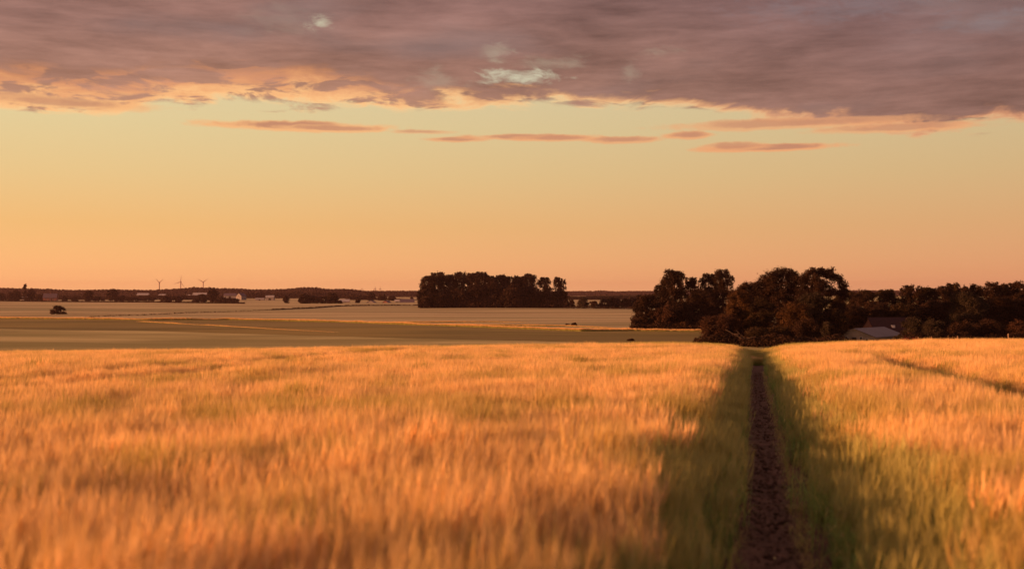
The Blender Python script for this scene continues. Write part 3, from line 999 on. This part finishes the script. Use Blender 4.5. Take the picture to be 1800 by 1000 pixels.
# --- clump at the left end of the right-hand trees, about 300 m away
for px, top, w, D, kind, mt, lab in [
    (1186, 477, 58, 306, 'poplar', 'leaf', 'tallest tree of the dark clump right of the mid-field gap'),
    (1214, 488, 34, 312, 'poplar', 'leaf', 'slim right-hand neighbour of the tallest tree in the dark clump'),
    (1160, 501, 32, 309, 'poplar', 'leaf', 'small spiky-topped tree on the left side of the dark clump'),
    (1246, 481, 42, 312, 'poplar', 'leaf', 'left one of two ragged tall trees just left of the orange tinged tree'),
    (1270, 475, 48, 306, 'poplar', 'leaf', 'right and taller one of two ragged tall trees left of the orange tinged tree'),
    (1232, 506, 60, 300, 'oak', 'leaf', 'low dark tree filling the saddle in the middle of the dark clump'),
    (1136, 516, 52, 300, 'oak', 'leaf', 'low rounded tree at the left end of the dark clump'),
    (1190, 528, 60, 296, 'oak', 'leaf', 'dark tree below the tallest tree of the dark clump'),
]:
    T('tree', kind, px, top, w, D, lab, 'tree', mt, dens=1.0 if kind == 'poplar' else 1.15)
for px, top, w, D, mt, lab in [
    (1127, 545, 36, 293, 'leaf', 'dark bush marking the left corner of the dark clump'),
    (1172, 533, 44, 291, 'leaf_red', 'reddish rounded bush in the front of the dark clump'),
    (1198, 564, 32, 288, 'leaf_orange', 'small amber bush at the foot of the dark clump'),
    (1150, 556, 40, 294, 'leaf', 'dark bush left of the reddish bush in the dark clump'),
    (1224, 552, 52, 294, 'leaf', 'dark bush right of the small amber bush'),
]:
    T('shrub', 'bush', px, top, w, D, lab, 'shrub', mt, dens=1.1)

# --- the lone grove in mid field, about 690 m away
for i, (px, top, w) in enumerate([(752, 484, 30), (769, 480, 34), (790, 480, 30), (808, 480, 30), (829, 480, 28), (846, 481, 28), (863, 483, 28),
                                  (880, 484, 28), (897, 485, 28), (913, 485, 28), (929, 483, 30)]):
    lab = {0: 'leftmost tall tree of the lone grove in mid field', 1: 'second tree from the left in the lone grove, among its tallest',
           10: 'rightmost tree of the closed part of the lone grove'}.get(i, 'tall tree packed into the closed middle of the lone grove in mid field')
    T('grove_tree', 'poplar', px, top + [2, 0, 3, -1, 1, -2, 3, 0, 2, 1, -1][i], w * [1.3, 1.15, .95, 1.15, 1.15, 1.25, 1.15, 1.25, 1.2, 1.2, 1.15][i], 684 + (i * 37) % 13, lab, 'tree', 'leaf', GR_GROVE, dens=1.0)
T('grove_tree', 'poplar', 957, 488, 30, 690, 'first of two looser trees at the right end of the lone grove', 'tree', 'leaf', GR_GROVE, dens=.8)
T('grove_tree', 'poplar', 983, 488, 28, 688, 'last, outermost right tree of the lone grove', 'tree', 'leaf', GR_GROVE, dens=.8)
for i, (px, top, w) in enumerate([(748, 510, 28), (776, 513, 34), (806, 507, 36), (838, 499, 38), (870, 498, 38), (902, 499, 38), (930, 502, 32), (955, 514, 34), (983, 514, 32)]):
    lab = {0: 'low bush at the left corner of the lone grove', 7: 'undergrowth bush below the first of the two looser grove trees',
           8: 'undergrowth bush at the right corner of the lone grove'}.get(i, 'dark understorey tree filling the lone grove between its trunks')
    T('understorey_tree', 'column' if i in (0, 7, 8) else 'oak', px, top, w * 1.15, 676 + (i * 29) % 9, lab, 'tree', 'leaf',
      'dark understorey of the lone grove', dens=1.3, leafpx=1.3)

# --- hedge trees between grove and clump
for i, (px, top, w, D, lab) in enumerate([
    (1004, 525, 14, 735, 'tiny bush just right of the lone grove'), (1024, 522, 22, 745, 'small round bush in the gap right of the lone grove'),
    (1044, 528, 18, 730, 'low bush in the middle of the gap right of the lone grove'), (1064, 524, 28, 700, 'olive bush left of the hedge that runs to the dark clump'),
    (1082, 522, 30, 706, 'dark hedge bush in the middle of the hedge running to the dark clump'), (1102, 523, 28, 700, 'hedge bush half way to the dark clump'),
    (1120, 522, 26, 704, 'last hedge bush touching the dark clump')]):
    T('hedge_bush', 'bush', px, top, w, D, lab, 'bush', 'leaf_dim' if i in (1, 3) else 'leaf', 'hedge bushes in the gap right of the grove', dens=1.1)

# --- bushes in the fields
T('shrub', 'bush', 103, 536, 29, 500, 'round dark bush standing alone in the left far field', 'bush', 'leaf', dens=1.0)
T('shrub', 'bush', 1009, 567, 11, 330, 'right, bigger one of two small bushes in mid field below the grove', 'bush', 'leaf', dens=1.1)
T('shrub', 'bush', 997, 569, 11, 331, 'left, lower one of two small bushes in mid field below the grove', 'bush', 'leaf', dens=.9)
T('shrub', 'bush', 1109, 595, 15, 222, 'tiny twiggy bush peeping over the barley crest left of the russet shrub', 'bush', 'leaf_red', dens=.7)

# --- left far hedges and trees, 1.0 - 1.4 km
FAR = [
    (2, 514, 16, 1330, 'bush', 'leaf', 'low dark tree at the left edge of the picture'),
    (20, 513, 14, 1320, 'oak', 'leaf', 'small tree left of the tall pointed tree on the far left'),
    (29, 509, 14, 1330, 'oak', 'leaf', 'round tree touching the tall pointed tree on its left'),
    (44, 498, 14, 1320, 'conifer', 'leaf', 'tall pointed tree rising above all others on the far left'),
    (56, 508, 15, 1330, 'oak', 'leaf', 'round tree touching the tall pointed tree on its right'),
    (70, 517, 18, 1310, 'bush', 'leaf', 'low bush left of the dark roofed farmhouse'),
    (113, 521, 9, 1290, 'bush', 'leaf', 'tiny bush right of the dark roofed farmhouse'),
    (131, 520, 11, 1280, 'bush', 'leaf', 'tiny pointed bush second right of the dark roofed farmhouse'),
    (156, 511, 17, 1290, 'oak', 'leaf', 'rounded tree at the left end of the long far hedge'),
    (173, 520, 20, 1300, 'bush', 'leaf', 'hedge bush next to the rounded tree of the long far hedge'),
    (198, 508, 23, 1290, 'oak', 'leaf', 'largest rounded tree of the long far hedge'),
    (213, 519, 18, 1290, 'bush', 'leaf', 'bush touching the largest hedge tree on its right'),
    (232, 521, 30, 1280, 'bush', 'leaf', 'long low bush in the right part of the far hedge'),
    (258, 522, 26, 1280, 'bush', 'leaf', 'last low bush at the right end of the long far hedge'),
    (292, 520, 24, 1180, 'bush', 'leaf', 'left one of two joined round bushes under the wind turbines'),
    (311, 519, 20, 1180, 'bush', 'leaf', 'right one of two joined round bushes under the wind turbines'),
    (345, 525, 14, 1180, 'bush', 'leaf', 'small low bush left of the ball shaped tree'),
    (356, 517, 16, 1180, 'oak', 'leaf', 'ball shaped tree in front of the long pale roof'),
    (374, 507, 19, 1150, 'oak', 'leaf', 'tall rounded tree behind the dome of hedge left of the white gabled house'),
    (390, 521, 26, 1130, 'bush', 'leaf', 'left half of the dome shaped hedge left of the white gabled house'),
    (408, 523, 32, 1130, 'bush', 'leaf', 'right half of the dome shaped hedge left of the white gabled house'),
    (503, 521, 10, 1040, 'column', 'leaf', 'small lone upright bush midway between hedge dome and dark thicket'),
    (535, 517, 22, 1000, 'oak', 'leaf', 'left tree of the dark thicket'),
    (549, 519, 24, 1000, 'bush', 'leaf', 'second tree of the dark thicket'),
    (567, 520, 24, 1000, 'bush', 'leaf', 'third, low tree of the dark thicket'),
    (584, 515, 22, 1000, 'oak', 'leaf', 'rounded right-hand tree of the dark thicket'),
    (597, 528, 10, 1000, 'bush', 'leaf', 'small bush at the right foot of the dark thicket'),
    (629, 526, 9, 1050, 'bush', 'leaf', 'tiny bush left of the white fronted cottage'),
    (652, 514, 14, 1400, 'oak', 'leaf', 'rounded tree behind the white fronted cottage'),
    (672, 519, 15, 1380, 'oak', 'leaf', 'rounded tree between the two cottages'),
    (689, 521, 12, 1360, 'oak', 'leaf', 'small round tree behind the purple roofed farm building'),
    (724, 522, 4, 1700, 'bush', 'leaf', 'dot-like bush in the pale field left of the lone grove'),
]
for px, top, w, D, kind, mt, lab in FAR:
    T('far_tree', kind, px, top, w * 1.05, D, lab, 'tree' if kind in ('oak', 'conifer') else 'bush', mt, 'distant trees and bushes on the left', dens=1.0, leafpx=1.15)


# ---------------------------------------------------------------- low undergrowth and hedgerows (uncountable)
def thicket(name, line, D, h, depth, mat, label, plain=False, n_per=14, leaf=0.22, cat='undergrowth'):
    """line: (px, ...) columns at distance D, or (px, py) on the valley floor when plain"""
    r = np.random.default_rng(int(D * 3 + line[0][0]) + 5000)
    if plain:
        pts = [on_plain(p, q) for p, q in line]
    else:
        pts = [((p - 900) / FPX * d, d) for p, d in line]
    P = []
    for (x0, y0), (x1, y1) in zip(pts[:-1], pts[1:]):
        L = math.hypot(x1 - x0, y1 - y0); n = int(L * n_per)
        t = r.random(n)
        x = x0 + (x1 - x0) * t; y = y0 + (y1 - y0) * t + r.uniform(-depth / 2, depth / 2, n)
        hh = h * (0.55 + 0.55 * np.array([mnoise.noise(Vector((a / 4.0, b / 4.0, 2.2))) + .5 for a, b in zip(x, y)]))
        z = ground(x, y) + np.maximum(hh, .1 * h) * r.random(n) ** .7
        P.append(np.stack([x, y, z], 1))
    P = np.concatenate(P)
    V, F = leaf_quads(r, P, leaf)
    o = mesh_np(name, V, [F], M[mat])
    tag(o, label, cat, kind='stuff')
    return o


thicket('undergrowth', [(1222, 202), (1290, 200), (1340, 196), (1480, 190)], 200, 2.2, 5, 'leaf', 'dark undergrowth at the foot of the right-hand trees', n_per=230)
thicket('undergrowth', [(1590, 196), (1700, 202), (1830, 205)], 201, 2.4, 5, 'leaf', 'dark undergrowth at the foot of the long right wood', n_per=230)
thicket('undergrowth', [(1114, 291), (1226, 287)], 290, 1.8, 4, 'leaf', 'dark undergrowth at the foot of the dark clump', n_per=160, leaf=.3)
thicket('undergrowth', [(739, 678), (1000, 678)], 678, 4.5, 8, 'leaf', 'dark undergrowth along the front of the lone grove', n_per=70, leaf=.8)
thicket('hedgerow', [(150, 557), (250, 554.0), (345, 549.5), (440, 546.5), (500, 544)], 0, 0.45, 2, 'leaf_ol', 'thin broken dark hedge line crossing the left far field', True, n_per=4, leaf=.3, cat='hedge')
thicket('hedgerow', [(478, 545), (600, 539.5), (700, 538), (738, 538)], 0, 0.7, 3, 'leaf', 'dark hedge line from the thicket to the lone grove', True, n_per=12, leaf=.45, cat='hedge')
thicket('hedgerow', [(990, 542.5), (1130, 544)], 0, 1.1, 3, 'leaf', 'dark hedge line in the gap right of the lone grove', True, n_per=22, leaf=.45, cat='hedge')
thicket('hedgerow', [(-60, 529), (100, 531), (280, 532), (430, 534.5)], 0, 1.1, 5, 'leaf', 'low dark hedge along the far edge of the left far field', True, n_per=12, leaf=.8, cat='hedge')


def far_wood(name, xs, tops, D, label, mat='leaf', depth=120, n_per_px=70, seed=1, leaf=None, foot=0):
    """a distant wood that reads as one mass: ragged bank of foliage whose skyline follows tops"""
    r = np.random.default_rng(seed)
    n = int((xs[-1] - xs[0]) * n_per_px)
    px = r.uniform(xs[0], xs[-1], n)
    dy = r.uniform(0, depth, n)
    # skyline made of crowns about 10 m wide
    X = (px - 900) / FPX * D
    cw = 9.0
    cell = np.floor(X / cw); ph = np.sin(cell * 127.1 + seed) * 43758.5; ph = ph - np.floor(ph)
    q = (X / cw - cell) * 2 - 1
    crown = np.sqrt(np.clip(1 - (q * .92) ** 2, 0, 1))
    top = np.interp(px, xs, tops)
    H = CH + (HOR - top) * D / FPX
    y = D + dy
    z0 = ground(X, y)
    hgt = H - z0
    hgt = hgt * (0.80 + 0.08 * ph + 0.16 * crown)
    z = z0 + foot + (hgt - foot) * r.random(n) ** .62
    P = np.stack([X * (y / D), y, z], 1)
    V, F = leaf_quads(r, P, leaf or D / FPX * 1.7)
    o = mesh_np(name, V, [F], M[mat])
    tag(o, label, 'wood', kind='stuff')


far_wood('distant_wood', [-120, 0, 60, 100, 150, 200, 260, 300, 340, 380, 430, 470, 500, 530, 560, 572, 600, 625, 640, 700, 760],
         [506, 506, 507, 509, 510, 509, 510, 508, 505, 506, 508, 509, 508, 505, 505, 508, 508, 509, 512, 512, 512], 2500,
         'long distant wood along the skyline on the left', depth=150, seed=2)
far_wood('distant_wood', [560, 700, 800, 980, 1000, 1040, 1060, 1080, 1120, 1200, 1400, 1900],
         [512, 511.5, 512, 512, 512.5, 512, 511, 512.5, 512, 511, 511, 511], 3600, 'faint farthest wood on the skyline right of the grove', depth=200, seed=3, n_per_px=70)
far_wood('distant_wood', [415, 460, 500, 540, 600, 630], [515, 514, 514, 513, 514, 517], 1900, 'nearer part of the distant wood behind the white farm buildings', depth=80, seed=4)
far_wood('distant_wood', [608, 640, 660, 740], [521, 519, 524, 529], 1480, 'dark trees behind the two cottages left of the lone grove', depth=60, seed=5)
far_wood('distant_wood', [-100, 0, 50, 180, 330, 420], [520, 521, 519, 521, 519, 521], 1560, 'broken tree belt just behind the long far hedge on the left', depth=60, seed=6, n_per_px=40)
far_wood('distant_wood', [990, 1010, 1060, 1140], [519, 522, 520, 519], 1500, 'low dull wood behind the hedge in the gap right of the grove', mat='leaf_dim', depth=60, seed=8)


# ---------------------------------------------------------------- buildings
def gabled(name, px, py_base, D, w, l, eave, ridge, rz, wall, roof, label, cat='house', wins=(), door=None, chimney=False, over=0.25, base_z=None, doors_gable=None, gable_wins=()):
    """w = gable width (local y), l = length along the ridge (local x); gable at x=-l/2"""
    x = (px - 900) / FPX * D
    z0 = gz(x, D) if base_z is None else base_z
    root = empty(name, (x, D, z0 - 0.1), rz)
    tag(root, label, cat)
    b = MB(); b.prism([(-w / 2, 0), (w / 2, 0), (w / 2, eave), (0, ridge), (-w / 2, eave)], -l / 2, l / 2)
    b.build('wall', M[wall], root)
    s = (ridge - eave) / (w / 2); t = 0.14
    rb = MB()
    e = w / 2 + over
    rb.prism([(-e, eave - s * over + .03), (0, ridge + .03), (e, eave - s * over + .03), (e, eave - s * over + .03 + t), (0, ridge + .03 + t), (-e, eave - s * over + .03 + t)], -l / 2 - over, l / 2 + over)
    ro = rb.build('roof', M[roof], root)
    if chimney:
        c = MB(); c.box(-.35, .35, -.35, .35, ridge - .4, ridge + .9); c.box(-.42, .42, -.42, .42, ridge + .9, ridge + 1.0)
        c.build('chimney', M['wall_brick'], ro)
    for (cx, cz, ww, wh) in wins:      # along the side wall y = -w/2
        f = MB(); yy = -w / 2
        f.box(cx - ww / 2 - .07, cx + ww / 2 + .07, yy - .05, yy + .02, cz - wh / 2 - .07, cz + wh / 2 + .07)
        fo = f.build('window', M['trim'], root)
        g = MB(); g.box(cx - ww / 2, cx + ww / 2, yy - .07, yy - .045, cz - wh / 2, cz + wh / 2); g.build('pane', M['dark'], fo)
    for (cy, cz, ww, wh) in gable_wins:   # on the gable x = -l/2
        f = MB(); xx = -l / 2
        f.box(xx - .05, xx + .02, cy - ww / 2 - .07, cy + ww / 2 + .07, cz - wh / 2 - .07, cz + wh / 2 + .07)
        fo = f.build('window', M['trim'], root)
        g = MB(); g.box(xx - .07, xx - .045, cy - ww / 2, cy + ww / 2, cz - wh / 2, cz + wh / 2); g.build('pane', M['dark'], fo)
    if door:
        cx, ww, wh = door
        d_ = MB(); d_.box(cx - ww / 2, cx + ww / 2, -w / 2 - .06, -w / 2 + .02, 0.02, wh); d_.build('door', M['dark'], root)
    if doors_gable:
        cy, ww, wh = doors_gable
        d_ = MB(); d_.box(-l / 2 - .06, -l / 2 + .02, cy - ww / 2, cy + ww / 2, 0.02, wh); d_.build('door', M['dark'], root)
    return root, ro


# pale barn right of the old oak: gable towards the camera, ridge running away to the right
# local -x is the gable side
bz = CH - (600 - HOR) * 205 / FPX - 0.8
barn, broof = gabled('barn', 1528, 0, 211, 8.0, 13.0, 1.7, 3.15, R(48), 'wall', 'roof_grey', 'low pale barn with wide gable and grey roof at the edge of the right wood', 'barn',
                     base_z=bz, doors_gable=(0.1, 0.9, 1.6), gable_wins=[(-2.4, 1.2, .5, .35), (-1.3, 1.5, .45, .35), (1.6, 1.5, .45, .35), (2.7, 1.2, .5, .35)],
                     wins=[(-3.2, 1.0, .5, .7), (-1.6, 1.0, .5, .7), (0.2, 1.0, .5, .7), (2.0, 1.0, .5, .7)], over=0.3)
fh, fr = gabled('farmhouse', 1566, 0, 226, 8.0, 9.5, 3.2, 5.9, R(4), 'wall_brick', 'roof_red', 'farmhouse showing only its dark red tiled roof behind the pale barn', 'house',
                base_z=CH - (558 - HOR) * 226 / FPX - 5.9, chimney=False, wins=[(-3, 1.6, .8, 1.0), (0, 1.6, .8, 1.0), (3, 1.6, .8, 1.0)])
dm = MB(); dm.box(-1.05, -0.45, -3.1, -2.4, 3.9, 4.5); dm.build('skylight', M['trim'], fr)


def far_house(name, px, base_py, D, w, l, eave, ridge, rz, wall, roof, label, cat='house', **k):
    x = (px - 900) / FPX * D
    return gabled(name, px, 0, D, w, l, eave, ridge, rz, wall, roof, label, cat, base_z=CH - (base_py - HOR) * D / FPX, over=.4, **k)


far_house('farmhouse', 89, 528, 1300, 9, 15, 3.4, 8.2, R(8), 'wall_brick', 'roof_slate', 'dark roofed farmhouse on the far left behind the field edge', wins=[(-4, 2, 1.2, 1.2), (0, 2, 1.2, 1.2), (4, 2, 1.2, 1.2)], door=(2, 1.1, 2.2), chimney=True)
far_house('shed', 64, 527, 1335, 6, 8, 3.0, 4.6, R(0), 'wall_white', 'roof_pale', 'tiny pale shed between the pointed tree and the dark roofed farmhouse', 'shed', door=(0, 1.8, 2.2))
far_house('shed', 46, 528, 1345, 6, 9, 2.8, 4.2, R(5), 'wall_white', 'roof_pale', 'tiny pale shed at the foot of the pointed tree', 'shed', door=(1, 1.8, 2.2))
far_house('barn', 252, 522.5, 1700, 14, 17, 3.6, 6.4, R(6), 'wall', 'roof_pale', 'long pale roofed barn above the right end of the far hedge', 'barn', door=(0, 3, 3))
far_house('barn', 190, 526.5, 1650, 9, 12, 3.0, 5.0, R(3), 'wall', 'roof_pale', 'small pale barn half hidden by the largest hedge tree', 'barn', door=(0, 3, 2.6))
far_house('barn', 286, 522.5, 1720, 10, 10, 3.2, 5.0, R(0), 'wall', 'roof_pale', 'small pale barn above the two joined round bushes', 'barn', door=(0, 3, 2.6))
far_house('barn', 333, 523, 1700, 8, 9, 3.0, 4.6, R(0), 'wall', 'roof_pale', 'tiny pale roofed barn left of the long white roof', 'barn', door=(0, 3, 2.6))
far_house('barn', 352, 523, 1600, 12, 19, 3.8, 7.0, R(3), 'wall_brick', 'roof_pale', 'barn with a long white roof behind the ball shaped tree', 'barn', door=(-3, 3, 3))
far_house('farmhouse', 424, 527, 1450, 8.5, 11, 5.2, 9.0, R(68), 'wall_white', 'roof_slate', 'white farmhouse with its gable end showing, right of the hedge dome', wins=[(-3, 2, 1, 1.2), (1, 2, 1, 1.2)], gable_wins=[(-1.6, 2, 1, 1.3), (1.6, 2, 1, 1.3), (0, 5, 1, 1.2)])
far_house('barn', 405, 524, 1480, 9, 16, 3.6, 6.6, R(4), 'wall_white', 'roof_slate', 'low barn attached on the left of the white farmhouse', 'barn', door=(0, 3, 2.6))
far_house('barn', 475, 527.5, 1400, 9, 10, 3.8, 6.0, R(3), 'wall_white', 'roof_pale', 'pale barn in the middle of the open far field left of the lone upright bush', 'barn', door=(0, 3, 2.6))
far_house('barn', 457, 529, 1420, 7, 11, 2.6, 3.8, R(3), 'wall_white', 'roof_pale', 'low pale building joined to the left of the pale barn in the open far field', 'barn', door=(0, 2, 2))
far_house('barn', 606, 535, 1100, 9, 9.5, 2.8, 5.2, R(5), 'wall_brick', 'roof_pale', 'grey roofed barn right of the dark thicket', 'barn', door=(0, 3, 2.4))
far_house('cottage', 653, 535, 1080, 8.6, 10, 1.6, 4.1, R(84), 'wall_white', 'roof_slate', 'small cottage with a bright white gable in the far hollow', 'cottage', gable_wins=[(-1.8, 1.2, .8, .8), (1.8, 1.2, .8, .8)])
far_house('cottage', 680, 535.5, 1080, 7, 12, 1.8, 4.0, R(80), 'wall_brick', 'roof_slate', 'dark cottage with pale gable edges right of the bright white gable', 'cottage', gable_wins=[(0, 1.2, .8, .8)])
far_house('shed', 698, 532, 1130, 5, 4.5, 1.6, 3.2, R(0), 'wall_white', 'roof_pale', 'small shed with a bright roof left of the purple roofed farm building', 'shed', door=(0, 1.2, 1.5))
far_house('farmhouse', 716, 535.5, 1120, 9, 14, 2.6, 5.6, R(6), 'wall_brick', 'roof_slate', 'purple roofed farm building next to the lone grove', wins=[(-4, 1.5, 1, 1), (0, 1.5, 1, 1), (4, 1.5, 1, 1)])


# ---------------------------------------------------------------- wind turbines
def turbine(px, hub_py, D, blade_px, angles, label, group, yaw=0.0, thick=1.0):
    x = (px - 900) / FPX * D
    hz = CH + (HOR - hub_py) * D / FPX; z0 = gz(x, D)
    L = blade_px * D / FPX
    root = empty('wind_turbine', (x, D, z0), yaw); tag(root, label, 'wind turbine', group)
    t = MB(); t.tube([(0, 0, 0), (0, 0, (hz - z0) * .5), (0, 0, hz - z0 - 1.2)], [2.6 * thick, 2.1 * thick, 1.5 * thick], 12)
    t.build('tower', M['turbine'], root, True)
    n = MB(); n.box(-1.7 * thick, 1.7 * thick, -2.2, 5.5, hz - z0 - 1.5, hz - z0 + 1.5); no = n.build('nacelle', M['turbine'], root)
    bv = no.modifiers.new('bevel', 'BEVEL'); bv.width = .5; bv.segments = 2
    hb = MB(); hb.tube([(0, -2.25, hz - z0), (0, -3.3, hz - z0), (0, -4.3, hz - z0)], [1.3, 1.2, .3], 10); hb.build('hub', M['turbine'], root, True)
    for a in angles:
        a = R(a); d = Vector((math.sin(a), 0, math.cos(a))); c = Vector((0, -3.2, hz - z0)); p = Vector((math.cos(a), 0, -math.sin(a)))
        b = MB()
        stn = [(0.0, .55, .55), (.08, 1.1, .42), (.2, 1.9, .34), (.5, 1.25, .24), (.8, .75, .15), (1.0, .25, .06)]
        n0 = 0
        for (s, ch, th) in stn:
            q = c + d * (s * L)
            ch *= thick * 1.4
            for (u, v) in ((-.35, 0), (0.0, .5), (.65, 0), (0.0, -.5)):
                b.v.append(tuple(q + p * (u * ch) + Vector((0, v * th * 2, 0))))
        for i in range(len(stn) - 1):
            for k in range(4):
                b.f.append((i * 4 + k, i * 4 + (k + 1) % 4, i * 4 + 4 + (k + 1) % 4, i * 4 + 4 + k))
        b.f.append((0, 3, 2, 1)); b.f.append((20, 21, 22, 23))
        b.build('blade', M['turbine'], root, True)
    return root


turbine(280, 496.5, 3800, 9.5, [-42, 52, 178], 'leftmost of the three wind turbines, blades in a wide vee', 'wind turbines on the left skyline')
turbine(317.5, 495.5, 3700, 12, [8, 142, 250], 'tallest, middle one of the three wind turbines with one blade straight up', 'wind turbines on the left skyline')
turbine(357, 496, 3800, 11.5, [-58, 54, 176], 'rightmost of the three wind turbines, longest blade pointing up right', 'wind turbines on the left skyline')
for px, hub, lab in [(636, 508, 'faint distant wind turbine left of a close pair above the cottages'), (659, 507.5, 'faint distant wind turbine, left one of a close pair'), (668, 507.5, 'faint distant wind turbine, right one of a close pair')]:
    turbine(px, hub, 5800, 4.6, [0, 120, 240], lab, 'faint wind turbines on the horizon', yaw=.4)


# ---------------------------------------------------------------- small things along the barley crest
def post(px, top, D, h, label, rr=0.06, lean=0.0):
    x = (px - 900) / FPX * D; zt = CH + (HOR - top) * D / FPX; z0 = zt - h
    root = MB()
    root.tube([(0, 0, 0), (lean * .5, 0, h * .5), (lean, 0, h * .97), (lean, 0, h)], [rr, rr, rr * .95, rr * .5], 8)
    root.box(-rr * 1.3, rr * 1.3, -rr * 1.35, -rr * .8, h * .70, h * .76)
    o = root.build('fence_post', M['post']); o.location = (x, D, z0)
    tag(o, label, 'post', 'fence posts at the edge of the right wood')


post(1683, 590, 176, 2.6, 'upright wooden post below the large dark front tree')
post(1713, 593, 176, 2.4, 'short wooden post leaning right, catching light, right of the front tree', lean=.15)
post(1727, 594, 178, 2.2, 'faint short wooden post right of the leaning post')
post(1772, 586, 182, 2.6, 'tallest wooden post, below the russet bush near the right edge', .09)
post(1637, 591, 178, 2.4, 'faint wooden post below the second grey-green bush')
post(1614, 592, 178, 2.2, 'faint wooden post beside the low crimson shrub')


def fallen_branch():
    D = 194; x = (1275 - 900) / FPX * D; z = CH - (585 - HOR) * D / FPX - .3
    b = MB()
    b.tube([(0, 0, .9), (1.4, .1, .15), (2.6, 0, -.5), (3.6, 0, -.8)], [.05, .08, .10, .12], 6)
    b.tube([(1.9, .2, .75), (2.6, .1, .1), (3.4, 0, -.6), (4.2, 0, -.9)], [.03, .05, .07, .09], 6)
    b.tube([(1.4, .1, .15), (2.3, 0, .05), (3.0, 0, .1)], [.05, .035, .015], 5)
    b.tube([(3.6, 0, -.8), (5.2, .1, -.3), (6.0, .1, .2)], [.08, .05, .02], 5)
    o = b.build('fallen_branch', M['pale_bark'], None, True); o.location = (x, D, z)
    tag(o, 'bare pale fallen branch lying in front of the orange tinged tree', 'branch')


fallen_branch()

# ---------------------------------------------------------------- haze
def haze():
    b = MB(); b.box(-8500, 8500, -320, 11500, PLAIN - 3.0, 110)
    m = bpy.data.materials.new('haze'); m.use_nodes = True
    t = m.node_tree
    t.nodes.remove(t.nodes['Principled BSDF'])
    v = t.nodes.new('ShaderNodeVolumePrincipled')
    v.inputs['Color'].default_value = (0.66, 0.42, 0.44, 1)
    v.inputs['Density'].default_value = 0.00005
    v.inputs['Anisotropy'].default_value = 0.2
    t.links.new(v.outputs[0], t.nodes['Material Output'].inputs['Volume'])
    o = b.build('haze', m)
    tag(o, 'thin warm evening haze over the fields', 'haze', kind='stuff')


haze()
